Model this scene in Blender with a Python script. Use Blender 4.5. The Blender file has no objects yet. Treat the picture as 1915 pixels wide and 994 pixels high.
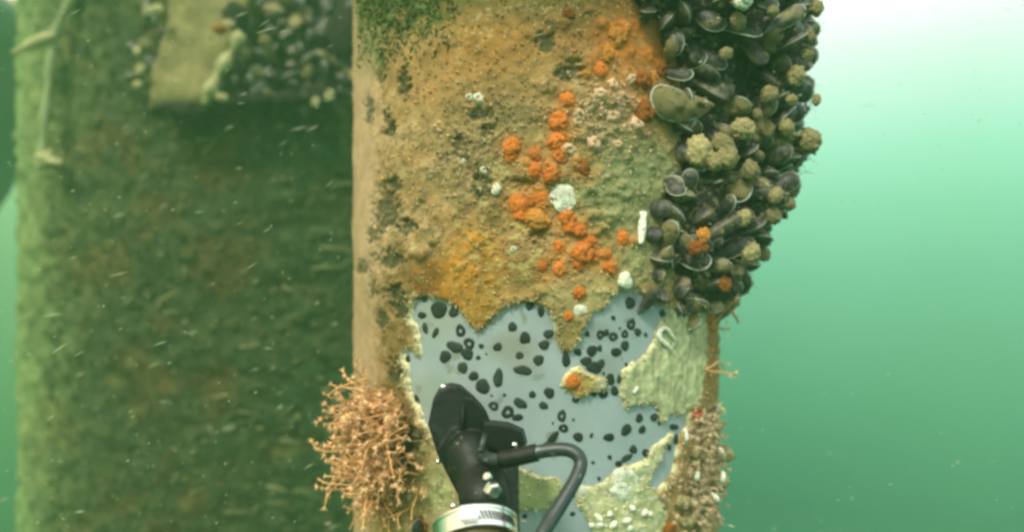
import bpy, bmesh, math, random
import numpy as np
from mathutils import Vector, Matrix, Quaternion
from mathutils.bvhtree import BVHTree

random.seed(7)
rng = np.random.default_rng(7)
S = bpy.context.scene
COL = S.collection
PI = math.pi

# ------------------------------------------------------------------ camera, light, exposure
F = 1248.0                       # focal length in photo pixels (photo 1915 x 994)
cam_d = bpy.data.cameras.new('camera')
cam_d.sensor_width = 36.0
cam_d.lens = 36.0 * F / 1915.0
cam_d.clip_start = 0.01
cam_d.clip_end = 500
cam_d.dof.use_dof = True
cam_d.dof.focus_distance = 0.53
cam_d.dof.aperture_fstop = 2.6
cam = bpy.data.objects.new('camera', cam_d)
cam.rotation_euler = (PI / 2, 0, 0)
COL.objects.link(cam)
S.camera = cam

world = bpy.data.worlds.new('World')
S.world = world
world.use_nodes = True
wn, wl = world.node_tree.nodes, world.node_tree.links
wn.clear()
wo = wn.new('ShaderNodeOutputWorld')
bg = wn.new('ShaderNodeBackground')
tc = wn.new('ShaderNodeTexCoord')
sx = wn.new('ShaderNodeSeparateXYZ')
mr = wn.new('ShaderNodeMapRange')
mr.inputs[1].default_value = -1.0
mr.inputs[2].default_value = 1.0
ramp = wn.new('ShaderNodeValToRGB')
# daylight filtered down through green water: bright above, green on the level, dim below
stops = [(-1.0, (.015, .07, .05)), (-.31, (.055, .19, .13)), (-.235, (.08, .28, .18)), (-.16, (.12, .39, .24)), (-.08, (.18, .51, .33)), (.0, (.25, .655, .45)), (.08, (.355, .86, .595)),
         (.156, (.54, 1.08, .83)), (.23, (.90, 1.24, 1.11)), (.30, (1.35, 1.42, 1.42)), (.37, (1.75, 1.75, 1.75)), (1.0, (1.9, 1.95, 1.8))]
el = ramp.color_ramp.elements
while len(el) > 1:
    el.remove(el[-1])
for i, (z, c) in enumerate(stops):
    e = el[0] if i == 0 else el.new((z + 1) / 2)
    e.position = (z + 1) / 2
    e.color = (*c, 1)
ramp.color_ramp.interpolation = 'EASE' if False else 'LINEAR'
bg.inputs['Strength'].default_value = 1.0
wl.new(tc.outputs['Generated'], sx.inputs[0])
wl.new(sx.outputs['Z'], mr.inputs[0])
wl.new(mr.outputs[0], ramp.inputs[0])
# the water to the left is yellower than to the right, and faintly uneven
tint = wn.new('ShaderNodeMapRange')
tint.interpolation_type = 'SMOOTHSTEP'
tint.inputs[1].default_value = -.75
tint.inputs[2].default_value = .25
wl.new(sx.outputs['X'], tint.inputs[0])
tm = wn.new('ShaderNodeMix')
tm.data_type = 'RGBA'
tm.inputs[6].default_value = (1.15, .86, .60, 1)
tm.inputs[7].default_value = (1, 1, 1, 1)
wl.new(tint.outputs[0], tm.inputs[0])
wz = wn.new('ShaderNodeTexNoise')
wz.inputs['Scale'].default_value = 3.5
wz.inputs['Detail'].default_value = 3
wl.new(tc.outputs['Generated'], wz.inputs['Vector'])
wr = wn.new('ShaderNodeMapRange')
wr.inputs[3].default_value = .92
wr.inputs[4].default_value = 1.08
wl.new(wz.outputs['Fac'], wr.inputs[0])
v1 = wn.new('ShaderNodeVectorMath')
v1.operation = 'MULTIPLY'
wl.new(ramp.outputs[0], v1.inputs[0])
wl.new(tm.outputs[2], v1.inputs[1])
v2 = wn.new('ShaderNodeVectorMath')
v2.operation = 'SCALE'
wl.new(v1.outputs[0], v2.inputs[0])
wl.new(wr.outputs[0], v2.inputs['Scale'])
wl.new(v2.outputs[0], bg.inputs[0])
wl.new(bg.outputs[0], wo.inputs[0])

sun_d = bpy.data.lights.new('sun', 'SUN')
sun_d.energy = 3.6
sun_d.angle = math.radians(9)
sun_d.color = (1.0, .96, .82)
sun = bpy.data.objects.new('sun', sun_d)
to_sun = Vector((-.42, -.78, 1.0)).normalized()
sun.rotation_euler = to_sun.to_track_quat('Z', 'Y').to_euler()
COL.objects.link(sun)

S.view_settings.view_transform = 'Standard'
S.view_settings.look = 'None'
S.view_settings.exposure = 0
S.view_settings.gamma = 1
S.render.engine = 'CYCLES'
S.cycles.use_denoising = True
S.cycles.max_bounces = 6
S.cycles.volume_bounces = 1
S.cycles.filter_width = 2.9

# ------------------------------------------------------------------ helpers
def thing(name, label, cat, loc=(0, 0, 0), group=None, rot=None):
    o = bpy.data.objects.new(name, None)
    o.empty_display_size = .02
    COL.objects.link(o)
    o.location = loc
    if rot is not None:
        o.rotation_mode = 'QUATERNION'
        o.rotation_quaternion = rot
    o['label'] = label
    o['category'] = cat
    if group:
        o['group'] = group
    return o

def tag(o, label, cat, group=None):
    o['label'] = label
    o['category'] = cat
    if group:
        o['group'] = group
    return o

def mesh_from(verts, faces, mat=None, col=None, smooth=True, name='mesh'):
    me = bpy.data.meshes.new(name)
    me.from_pydata([tuple(map(float, v)) for v in verts], [], [tuple(map(int, f)) for f in faces])
    if col is not None:
        a = me.color_attributes.new('Col', 'FLOAT_COLOR', 'POINT')
        c = np.ones((len(verts), 4), np.float32)
        c[:, :3] = col
        a.data.foreach_set('color', c.ravel())
    if smooth:
        me.polygons.foreach_set('use_smooth', [True] * len(me.polygons))
    for m in (mat if isinstance(mat, (list, tuple)) else [mat]):
        if m:
            me.materials.append(m)
    me.update()
    return me

def link(name, me, parent=None):
    o = bpy.data.objects.new(name, me)
    COL.objects.link(o)
    if parent:
        o.parent = parent
    return o

def _hash(ix, iy, iz, seed):
    h = (ix.astype(np.uint32) * np.uint32(374761393) + iy.astype(np.uint32) * np.uint32(668265263)
         + iz.astype(np.uint32) * np.uint32(2147483647) + np.uint32((seed * 1274126177) & 0xffffffff))
    h = (h ^ (h >> np.uint32(13))) * np.uint32(1274126177)
    h = h ^ (h >> np.uint32(16))
    return (h & np.uint32(0xffffff)).astype(np.float64) / 0xffffff

def vnoise(p, seed=0):
    p = np.asarray(p, float)
    f = np.floor(p)
    i = f.astype(np.int64)
    t = p - f
    t = t * t * (3 - 2 * t)
    r = 0
    for dx in (0, 1):
        for dy in (0, 1):
            for dz in (0, 1):
                w = (t[:, 0] if dx else 1 - t[:, 0]) * (t[:, 1] if dy else 1 - t[:, 1]) * (t[:, 2] if dz else 1 - t[:, 2])
                r = r + w * _hash(i[:, 0] + dx, i[:, 1] + dy, i[:, 2] + dz, seed)
    return r

def fbm(p, seed=0, octv=4, gain=.5):
    r, a, s = 0, 1, 0
    p = np.asarray(p, float)
    for k in range(octv):
        r = r + a * vnoise(p * (2 ** k), seed + 17 * k)
        s += a
        a *= gain
    return r / s

def sstep(a, b, x):
    t = np.clip((x - a) / (b - a), 0, 1)
    return t * t * (3 - 2 * t)

def poly_sdf(P, X, Y):
    """signed distance (negative inside)"""
    P = np.asarray(P, float)
    d = np.full(X.shape, 1e18)
    ins = np.zeros(X.shape, bool)
    n = len(P)
    for i in range(n):
        ax, ay = P[i]
        bx, by = P[(i + 1) % n]
        ex, ey = bx - ax, by - ay
        wx, wy = X - ax, Y - ay
        t = np.clip((wx * ex + wy * ey) / (ex * ex + ey * ey + 1e-12), 0, 1)
        d = np.minimum(d, (wx - ex * t) ** 2 + (wy - ey * t) ** 2)
        c = ((ay > Y) != (by > Y))
        with np.errstate(divide='ignore', invalid='ignore'):
            xi = ex * (Y - ay) / (by - ay if by != ay else 1e-12) + ax
        ins ^= c & (X < xi)
    d = np.sqrt(d)
    return np.where(ins, -d, d)

def W(px, py, d):
    """the point seen at photo pixel (px, py), d metres ahead of the camera"""
    return Vector(((px - 957.5) / F * d, d, -(py - 497.0) / F * d))

def quat_to(n, spin=0.0):
    q = Vector(n).normalized().to_track_quat('Z', 'Y')
    return q @ Quaternion((0, 0, 1), spin)

def tube(path, rad, seg=8, cap=True, closed_r=None):
    """a swept tube; rad a number or list"""
    path = [Vector(p) for p in path]
    n = len(path)
    rad = [rad] * n if not hasattr(rad, '__len__') else rad
    V, Fc = [], []
    t0 = (path[1] - path[0]).normalized()
    up = Vector((0, 0, 1)) if abs(t0.z) < .9 else Vector((1, 0, 0))
    u = t0.cross(up).normalized()
    for i in range(n):
        t = (path[min(i + 1, n - 1)] - path[max(i - 1, 0)]).normalized()
        u = (u - t * u.dot(t)).normalized()
        v = t.cross(u)
        for k in range(seg):
            a = 2 * PI * k / seg
            V.append(path[i] + (u * math.cos(a) + v * math.sin(a)) * rad[i])
    for i in range(n - 1):
        for k in range(seg):
            k2 = (k + 1) % seg
            Fc.append((i * seg + k, i * seg + k2, (i + 1) * seg + k2, (i + 1) * seg + k))
    if cap:
        Fc.append(tuple(range(seg))[::-1])
        Fc.append(tuple((n - 1) * seg + k for k in range(seg)))
    return V, Fc

def catmull(pts, per=6):
    pts = [Vector(p) for p in pts]
    P = [pts[0] * 2 - pts[1]] + pts + [pts[-1] * 2 - pts[-2]]
    out = []
    for i in range(1, len(P) - 2):
        a, b, c, d = P[i - 1:i + 3]
        for k in range(per):
            t = k / per
            out.append(.5 * ((2 * b) + (c - a) * t + (2 * a - 5 * b + 4 * c - d) * t * t + (3 * b - a - 3 * c + d) * t ** 3))
    out.append(pts[-1])
    return out

def ico(sub=2):
    bm = bmesh.new()
    bmesh.ops.create_icosphere(bm, subdivisions=sub, radius=1)
    V = np.array([v.co[:] for v in bm.verts])
    Fc = [[v.index for v in f.verts] for f in bm.faces]
    bm.free()
    return V, Fc

# ------------------------------------------------------------------ materials
def new_mat(name):
    m = bpy.data.materials.new(name)
    m.use_nodes = True
    nt = m.node_tree
    b = nt.nodes['Principled BSDF']
    return m, nt, b

def set_spec(b, v):
    for k in ('Specular IOR Level', 'Specular'):
        if k in b.inputs:
            b.inputs[k].default_value = v
            return

def organic(name, base=(.3, .3, .3), attr=False, var=.35, var_scale=60, fleck=None, fleck_scale=300, fleck_amt=.12,
            rough=.8, bump=.4, bump_scale=500, spec=.3, rand=0.0, silt=None, silt_amt=0.0, dist=.002, sss=0.0):
    """procedural grown / weathered surface: base colour (or painted albedo) times noise, flecks, per-object variation, settled silt"""
    m, nt, b = new_mat(name)
    N, L = nt.nodes, nt.links
    tcn = N.new('ShaderNodeTexCoord')
    geo = N.new('ShaderNodeNewGeometry')
    co = tcn.outputs['Object']
    if attr:
        a = N.new('ShaderNodeAttribute')
        a.attribute_name = 'Col'
        c = a.outputs['Color']
    else:
        r = N.new('ShaderNodeRGB')
        r.outputs[0].default_value = (*base, 1)
        c = r.outputs[0]
    nz = N.new('ShaderNodeTexNoise')
    nz.inputs['Scale'].default_value = var_scale
    nz.inputs['Detail'].default_value = 6
    nz.inputs['Roughness'].default_value = .65
    L.new(co, nz.inputs['Vector'])
    rm = N.new('ShaderNodeMapRange')
    rm.inputs[1].default_value = .25
    rm.inputs[2].default_value = .75
    rm.inputs[3].default_value = 1 - var
    rm.inputs[4].default_value = 1 + var
    L.new(nz.outputs['Fac'], rm.inputs[0])
    mx = N.new('ShaderNodeVectorMath')
    mx.operation = 'SCALE'
    L.new(c, mx.inputs[0])
    L.new(rm.outputs[0], mx.inputs['Scale'])
    c = mx.outputs[0]
    if rand:
        oi = N.new('ShaderNodeObjectInfo')
        r2 = N.new('ShaderNodeMapRange')
        r2.inputs[3].default_value = 1 - rand
        r2.inputs[4].default_value = 1 + rand
        L.new(oi.outputs['Random'], r2.inputs[0])
        m2 = N.new('ShaderNodeVectorMath')
        m2.operation = 'SCALE'
        L.new(c, m2.inputs[0])
        L.new(r2.outputs[0], m2.inputs['Scale'])
        c = m2.outputs[0]
    if fleck is not None:
        n2 = N.new('ShaderNodeTexNoise')
        n2.inputs['Scale'].default_value = fleck_scale
        n2.inputs['Detail'].default_value = 3
        L.new(co, n2.inputs['Vector'])
        r3 = N.new('ShaderNodeMapRange')
        r3.interpolation_type = 'SMOOTHSTEP'
        r3.inputs[1].default_value = .66 - fleck_amt
        r3.inputs[2].default_value = .74 - fleck_amt
        L.new(n2.outputs['Fac'], r3.inputs[0])
        mm = N.new('ShaderNodeMix')
        mm.data_type = 'RGBA'
        L.new(r3.outputs[0], mm.inputs[0])
        L.new(c, mm.inputs[6])
        mm.inputs[7].default_value = (*fleck, 1)
        c = mm.outputs[2]
    if silt is not None:
        n3 = N.new('ShaderNodeTexNoise')
        n3.inputs['Scale'].default_value = 70
        n3.inputs['Detail'].default_value = 5
        L.new(geo.outputs['Position'], n3.inputs['Vector'])
        oi2 = N.new('ShaderNodeObjectInfo')
        ad = N.new('ShaderNodeMath')
        ad.operation = 'MULTIPLY_ADD'
        ad.inputs[1].default_value = .35
        L.new(oi2.outputs['Random'], ad.inputs[0])
        L.new(n3.outputs['Fac'], ad.inputs[2])
        r4 = N.new('ShaderNodeMapRange')
        r4.interpolation_type = 'SMOOTHSTEP'
        r4.inputs[1].default_value = .86 - silt_amt
        r4.inputs[2].default_value = 1.0 - silt_amt
        L.new(ad.outputs[0], r4.inputs[0])
        mm = N.new('ShaderNodeMix')
        mm.data_type = 'RGBA'
        L.new(r4.outputs[0], mm.inputs[0])
        L.new(c, mm.inputs[6])
        mm.inputs[7].default_value = (*silt, 1)
        c = mm.outputs[2]
        rr = N.new('ShaderNodeMapRange')
        rr.inputs[3].default_value = rough
        rr.inputs[4].default_value = .9
        L.new(r4.outputs[0], rr.inputs[0])
        L.new(rr.outputs[0], b.inputs['Roughness'])
    else:
        b.inputs['Roughness'].default_value = rough
    L.new(c, b.inputs['Base Color'])
    set_spec(b, spec)
    if bump:
        n4 = N.new('ShaderNodeTexNoise')
        n4.inputs['Scale'].default_value = bump_scale
        n4.inputs['Detail'].default_value = 4
        L.new(co, n4.inputs['Vector'])
        bp = N.new('ShaderNodeBump')
        bp.inputs['Strength'].default_value = bump
        bp.inputs['Distance'].default_value = dist
        L.new(n4.outputs['Fac'], bp.inputs['Height'])
        L.new(bp.outputs[0], b.inputs['Normal'])
    if sss:
        b.inputs['Subsurface Weight'].default_value = sss
        b.inputs['Subsurface Radius'].default_value = (.006, .003, .0015)
    return m

M = {}
M['crust'] = organic('growth_crust', attr=True, var=.30, var_scale=60, fleck=(.54, .45, .26), fleck_scale=420, fleck_amt=.02, rough=.85, bump=.4, bump_scale=520)
M['shaft'] = organic('grey_coating', attr=True, var=.13, var_scale=22, fleck=(.22, .26, .22), fleck_scale=45, fleck_amt=.05, rough=.55, bump=.08, bump_scale=300, spec=.35)
M['spot'] = organic('black_spot', (.020, .030, .024), var=.4, var_scale=200, rough=.6, bump=.3, spec=.3, rand=.35)
M['film'] = organic('ring_film', (.13, .17, .14), var=.3, var_scale=200, rough=.7, bump=.2)
M['bed'] = organic('byssus_mat', (.024, .024, .017), var=.6, var_scale=60, fleck=(.16, .15, .08), fleck_scale=160, fleck_amt=.1, bump=1, bump_scale=300, dist=.004)
M['shell'] = organic('mussel_shell', attr=True, var=.5, var_scale=14, fleck=(.36, .34, .22), fleck_scale=26, fleck_amt=.03, rough=.38, bump=.25, bump_scale=260, spec=.5, rand=.45, silt=(.27, .235, .115), silt_amt=.03)
M['shell_fur'] = organic('furred_mussel_shell', attr=True, var=.6, var_scale=10, fleck=(.10, .10, .05), fleck_scale=18, fleck_amt=.08, rough=.6, bump=.9, bump_scale=500, spec=.3, rand=.3, silt=(.37, .32, .15), silt_amt=.50)
M['lip'] = organic('shell_lip', (.36, .40, .33), var=.3, var_scale=90, rough=.4, bump=.1, spec=.5, rand=.4)
M['orange'] = organic('orange_sponge', (.74, .205, .028), var=.35, var_scale=2.5, fleck=(.80, .42, .10), fleck_scale=13, fleck_amt=.08, rough=.7, bump=.8, bump_scale=11, rand=.22, sss=.15, dist=.003)
M['amber'] = organic('yellow_orange_sponge', (.60, .24, .035), var=.35, var_scale=2.5, fleck=(.80, .52, .16), fleck_scale=13, fleck_amt=.08, rough=.7, bump=.8, bump_scale=11, rand=.2, dist=.003)
M['rust'] = organic('brown_orange_sponge', (.30, .10, .015), var=.4, var_scale=2.5, rough=.75, bump=.8, bump_scale=11, rand=.2, dist=.003)
M['red'] = organic('red_sponge', (.45, .055, .02), var=.35, var_scale=2.5, rough=.7, bump=.8, bump_scale=11, dist=.003)
M['tan'] = organic('tan_sponge', (.50, .43, .20), var=.55, var_scale=2.2, fleck=(.60, .54, .30), fleck_scale=9, fleck_amt=.08, rough=.9, bump=1, bump_scale=7, rand=.3, dist=.006)
M['white'] = organic('white_shell', (.72, .74, .58), var=.4, var_scale=2.5, fleck=(.24, .25, .14), fleck_scale=7, fleck_amt=.02, rough=.6, bump=.8, bump_scale=8, rand=.12)
M['white_strip'] = organic('white_tube', (.74, .76, .62), var=.4, var_scale=160, fleck=(.24, .25, .14), fleck_scale=110, fleck_amt=.0, rough=.6, bump=.8, bump_scale=350, rand=.12)
M['pink'] = organic('pinkish_barnacle', (.60, .41, .25), var=.4, var_scale=3, rough=.6, bump=.5, bump_scale=9, rand=.25)
M['mouth'] = organic('barnacle_mouth', (.36, .24, .13), var=.3, bump=.2)
M['stalk'] = organic('hydroid_stalk', (.60, .325, .125), var=.35, var_scale=90, rough=.7, bump=.2, rand=.35, sss=.1)
M['polyp'] = organic('hydroid_polyp', (.82, .52, .28), var=.35, var_scale=300, rough=.7, bump=.3, rand=.3, sss=.1)
M['beige'] = organic('beige_hydroid', (.52, .41, .25), var=.35, var_scale=120, rough=.8, bump=.4, rand=.35)
M['turf'] = organic('turf_flecks', attr=True, var=.3, var_scale=200, rough=.9, bump=0)
M['algae'] = organic('green_algae', (.085, .12, .028), var=.5, var_scale=60, rough=.7, bump=0)
M['far_pile'] = organic('far_pile_growth', attr=True, var=.40, var_scale=26, fleck=(.12, .13, .055), fleck_scale=120, fleck_amt=.05, rough=.95, bump=.9, bump_scale=120, dist=.01)
M['dark_steel'] = organic('dark_member', (.035, .060, .050), var=.3, var_scale=6, rough=.9, bump=.3, bump_scale=40)
M['timber'] = organic('silted_timber', (.235, .205, .085), var=.45, var_scale=22, fleck=(.12, .12, .05), fleck_scale=60, fleck_amt=.04, rough=.9, bump=.7, bump_scale=140, dist=.006)
M['edge'] = organic('pale_edge', (.40, .39, .19), var=.25, var_scale=50, rough=.9, bump=.5, bump_scale=200)
M['strap'] = organic('weathered_strap', (.26, .31, .15), var=.3, var_scale=40, rough=.9, bump=.4, bump_scale=160)
M['snow'] = organic('marine_snow', (.42, .47, .32), var=.2, rough=.9, bump=0)
M['rubber'] = organic('black_rubber', (.007, .009, .009), var=.3, var_scale=60, fleck=(.05, .06, .05), fleck_scale=220, fleck_amt=-.02, rough=.5, bump=.25, bump_scale=160, spec=.3)
M['cable'] = organic('cable_sheath', (.022, .034, .036), var=.4, var_scale=90, fleck=(.12, .16, .17), fleck_scale=140, fleck_amt=.02, rough=.4, bump=.12, bump_scale=200, spec=.5)
M['collar'] = organic('brown_collar', (.11, .085, .04), var=.3, var_scale=80, rough=.4, bump=.1, spec=.5)

def metal(name, col, rough):
    m, nt, b = new_mat(name)
    b.inputs['Metallic'].default_value = 1
    nz = nt.nodes.new('ShaderNodeTexNoise')
    nz.inputs['Scale'].default_value = 120
    nz.inputs['Detail'].default_value = 4
    r = nt.nodes.new('ShaderNodeMapRange')
    r.inputs[3].default_value = rough * .6
    r.inputs[4].default_value = rough * 1.6
    nt.links.new(nz.outputs['Fac'], r.inputs[0])
    nt.links.new(r.outputs[0], b.inputs['Roughness'])
    b.inputs['Base Color'].default_value = (*col, 1)
    return m
M['steel'] = metal('stainless_steel', (.82, .84, .82), .20)
M['dark_gap'] = organic('dark_slot', (.02, .02, .02), bump=0)

# ------------------------------------------------------------------ the water
def box_mesh(x0, x1, y0, y1, z0, z1):
    V = [(x, y, z) for x in (x0, x1) for y in (y0, y1) for z in (z0, z1)]
    Fc = [(0, 1, 3, 2), (4, 6, 7, 5), (0, 4, 5, 1), (2, 3, 7, 6), (0, 2, 6, 4), (1, 5, 7, 3)]
    return V, Fc
hz, nt, b = new_mat('water_haze')
nt.nodes.remove(b)
pv = nt.nodes.new('ShaderNodeVolumePrincipled')
pv.inputs['Color'].default_value = (.24, .62, .29, 1)
pv.inputs['Density'].default_value = .095
pv.inputs['Anisotropy'].default_value = .2
nt.links.new(pv.outputs[0], nt.nodes['Material Output'].inputs['Volume'])
V, Fc = box_mesh(-6.0, 3.2, -.8, 4.6, -3.4, 1.5)
haze = link('haze', mesh_from(V, Fc, hz, smooth=False))
haze['kind'] = 'stuff'

# ------------------------------------------------------------------ the near pile
PR = .20
a_c, d_c = math.radians(1.87), .2 / math.sin(math.radians(14.95))
CX, CY = d_c * math.sin(a_c), d_c * math.cos(a_c)

def cyl(th, z, r):
    return np.stack([CX + r * np.sin(th), CY - r * np.cos(th), z + 0 * th], -1)

def project(P):
    return 957.5 + F * P[..., 0] / P[..., 1], 497.0 - F * P[..., 2] / P[..., 1]

def on_pile(px, py, r=PR):
    """(theta, z) where the ray through a photo pixel meets the pile at radius r"""
    dx, dz = (px - 957.5) / F, -(py - 497.0) / F
    A = dx * dx + 1
    B = dx * CX + CY
    D = B * B - A * (CX * CX + CY * CY - r * r)
    D = max(D, 0)
    t = (B - math.sqrt(D)) / A
    return math.atan2(t * dx - CX, -(t - CY)), t * dz

GREY = [(775, 566), (772, 590), (780, 614), (789, 633), (791, 655), (783, 668), (772, 650), (758, 660), (766, 684), (764, 708), (770, 728), (780, 755),
        (795, 784), (830, 850), (858, 885), (866, 930), (872, 994), (880, 1090), (1112, 1090), (1104, 994), (1100, 976), (1090, 957), (1079, 940), (1076, 922), (1090, 910),
        (1110, 907), (1129, 899), (1145, 888), (1159, 872), (1179, 869), (1195, 863), (1206, 855), (1217, 833), (1236, 819), (1253, 808), (1258, 813),
        (1245, 839), (1231, 866), (1217, 891), (1213, 910), (1225, 916), (1236, 905), (1253, 885), (1262, 841), (1271, 811), (1282, 786), (1290, 760),
        (1267, 779), (1264, 772), (1250, 778), (1239, 795), (1225, 767), (1214, 756), (1198, 756), (1162, 762), (1163, 745), (1157, 725), (1161, 708),
        (1162, 689), (1176, 677), (1192, 672), (1209, 658), (1219, 641), (1226, 617), (1233, 600), (1241, 592), (1246, 580), (1233, 571), (1212, 561),
        (1202, 554), (1190, 543), (1173, 541), (1154, 544), (1144, 561), (1134, 576), (1115, 585), (1098, 600), (1089, 617), (1081, 633), (1072, 653),
        (1060, 659), (1048, 655), (1040, 633), (1034, 609), (1028, 585), (1016, 573), (994, 565), (980, 565), (966, 571), (941, 580), (925, 595), (905, 614),
        (893, 624), (879, 612), (869, 590), (857, 578), (840, 568), (818, 556), (801, 554), (785, 558)]
ISLE = [(1052, 720), (1057, 699), (1072, 687), (1084, 684), (1093, 694), (1113, 701), (1134, 706), (1136, 724), (1112, 732), (1089, 740), (1077, 742), (1069, 735), (1060, 732)]
FLAKE = [(955, 868), (975, 876), (1003, 889), (1046, 898), (1054, 912), (1040, 935), (1010, 950), (985, 952), (950, 956)]
SILT = [(1252, 578), (1241, 592), (1233, 600), (1226, 617), (1219, 641), (1209, 658), (1192, 672), (1176, 677), (1162, 689), (1161, 708), (1157, 725), (1163, 745),
        (1162, 766), (1198, 760), (1214, 760), (1225, 771), (1239, 799), (1250, 782), (1264, 776), (1290, 764), (1302, 740), (1310, 680), (1313, 600), (1310, 570)]
LOWER = [(1070, 925), (1090, 908), (1110, 905), (1129, 897), (1145, 886), (1159, 870), (1179, 867), (1195, 861), (1206, 853), (1217, 831), (1236, 817), (1256, 806),
         (1262, 815), (1247, 841), (1233, 868), (1219, 893), (1213, 912), (1235, 940), (1240, 1010), (1235, 1100), (1112, 1100), (1104, 994), (1090, 957)]

def cgrid(lo, hi, step, far_lo, far_hi, far_step):
    a = np.arange(far_lo, lo - far_step * .5, far_step)
    b_ = np.arange(lo, hi, step)
    c = np.arange(hi, far_hi + far_step * .5, far_step)
    return np.concatenate([a, b_, c])
TH = cgrid(-1.50, 1.45, .0072, -PI, PI, .12)
TH = TH[TH < PI - .03]
ZZ = cgrid(-.325, .325, .00145, -.98, .98, .035)
nth, nz_ = len(TH), len(ZZ)
tg, zg = [a.ravel() for a in np.meshgrid(TH, ZZ, indexing='xy')]
P0 = cyl(tg, zg, PR)
PX, PY = project(P0)
front = np.abs(tg) < 1.40
PXf = np.where(front, PX, np.where(tg > 0, 2500, -900))
Q = P0 * 1000.0
warp = np.stack([fbm(Q / 14, 3, 3), fbm(Q / 14 + 50, 5, 3)], -1) - .5
warp2 = np.stack([vnoise(Q / 3.2, 31), vnoise(Q / 3.2 + 9, 33)], -1) - .5
wx, wy = PXf + warp[:, 0] * 14 + warp2[:, 0] * 5, PY + warp[:, 1] * 14 + warp2[:, 1] * 5
far = (PXf < 650) | (PXf > 1360) | (PY < 480) | (PY > 1150)
def sdf(P):
    d = np.full(len(wx), 60.0)
    k = ~far
    d[k] = poly_sdf(P, wx[k], wy[k])
    return d
s_grey = sdf(GREY)
s_isle, s_flake = sdf(ISLE), sdf(FLAKE)
s_cov = np.minimum(np.minimum(s_isle, s_flake), -s_grey)      # negative where the crust lies
s_cov = np.where(s_grey > 0, -s_grey, np.minimum(np.minimum(s_isle, s_flake), -s_grey))
exposed = (s_grey < 0) & (s_isle > 0) & (s_flake > 0)
edge = np.where(exposed, -np.minimum(-s_grey, np.minimum(np.abs(s_isle), np.abs(s_flake))), np.minimum(np.where(s_grey > 0, s_grey, 1e9), np.where(s_isle < 0, -s_isle, 1e9)))
edge = np.where((s_flake < 0) & (s_grey < 0), -s_flake, edge)   # >0 on crust, <0 on bare coating

n_big, n_mid, n_fine = fbm(Q / 40, 11, 4), fbm(Q / 11, 13, 4), fbm(Q / 4, 17, 3)
ridge = 1 - np.abs(fbm(Q / 9, 19, 3) * 2 - 1)

def blob(x, y, rx, ry, s=1.0, wob=.9):
    d = ((PXf - x) / rx) ** 2 + ((PY - y) / ry) ** 2
    return np.clip(s * np.exp(-d * 1.3) * (1 + wob * (n_mid - .5) * 3), 0, 1) * front

col = np.zeros((len(tg), 3))
def mixc(w, c):
    global col
    w = np.clip(w, 0, 1)[:, None]
    col = col * (1 - w) + np.array(c) * w
tan, pale, olive = (.43, .265, .105), (.52, .37, .18), (.24, .165, .065)
col[:] = tan
mixc(sstep(.50, .66, n_big) * .8, pale)
mixc(sstep(.50, .68, n_mid) * .8, olive)
mixc(sstep(.50, .62, fbm(Q / 26 + 31, 47, 4)) * .65, (.25, .185, .065))
mixc(sstep(.56, .66, fbm(Q / 17 + 77, 53, 4)) * .4, (.54, .40, .20))
leftstrip = sstep(735, 690, PXf + warp[:, 0] * 40) * front
mixc(leftstrip * .9, (.54, .385, .225))
# tints of the growth, zone by zone
mixc(blob(920, 80, 150, 110, 1.0, .4), (.42, .215, .05))
mixc(blob(1100, 40, 120, 110, .9, .5), (.22, .11, .025))
mixc(blob(1180, 130, 80, 130, 1.2, .6), (.46, .16, .022))
mixc(blob(1140, 225, 75, 70, 1.0, .9), (.50, .37, .20))
mixc(blob(1060, 240, 26, 70, .8, .6), (.52, .19, .03))
mixc(blob(840, 170, 90, 70, .6, .5), (.52, .30, .10))
mixc(blob(940, 240, 120, 80, .9, 1.2), (.20, .155, .055))
mixc(blob(930, 400, 95, 75, .9, 1.2), (.25, .165, .06))
mixc(blob(960, 5, 200, 45, 1.2, .4), (.20, .145, .035))
mixc(blob(1150, 330, 130, 95, 1.6, .4), (.245, .265, .12))
mixc(blob(1170, 440, 85, 90, 1.5, .4), (.28, .285, .125))
mixc(blob(1110, 200, 70, 80, .6, .6), (.40, .26, .10))
mixc(blob(820, 528, 66, 50, 2.0, .3), (.20, .095, .010))
mixc(blob(888, 510, 56, 78, 1.8, .3), (.50, .235, .025))
mixc(blob(895, 580, 35, 45, 1.2, .4), (.36, .20, .020))
mixc(blob(980, 520, 70, 50, .8, .7), (.33, .20, .055))
mixc(blob(1058, 610, 40, 55, 1.3, .3), (.27, .20, .065))
mixc(blob(1110, 555, 60, 40, .9, .4), (.46, .40, .17))
mixc(blob(755, 640, 42, 110, 1.1, .7), (.20, .13, .035))
mixc(blob(760, 800, 60, 90, 1.0, .7), (.16, .125, .04))
mixc(blob(740, 560, 60, 60, .7, 1.2), (.21, .15, .05))
mixc(blob(780, 930, 60, 90, .9, .6), (.24, .20, .07))
mixc(blob(828, 915, 34, 60, 1.3, .2), (.46, .46, .22))
mixc(blob(740, 980, 60, 60, .8, .6), (.42, .30, .10))
mixc(blob(1330, 640, 26, 130, 1.2, .3), (.30, .17, .045))
mixc(sstep(.60, .75, fbm(Q / 6, 41, 3)) * (1 - leftstrip) * .6, (.13, .11, .045))
col *= .86
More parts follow.
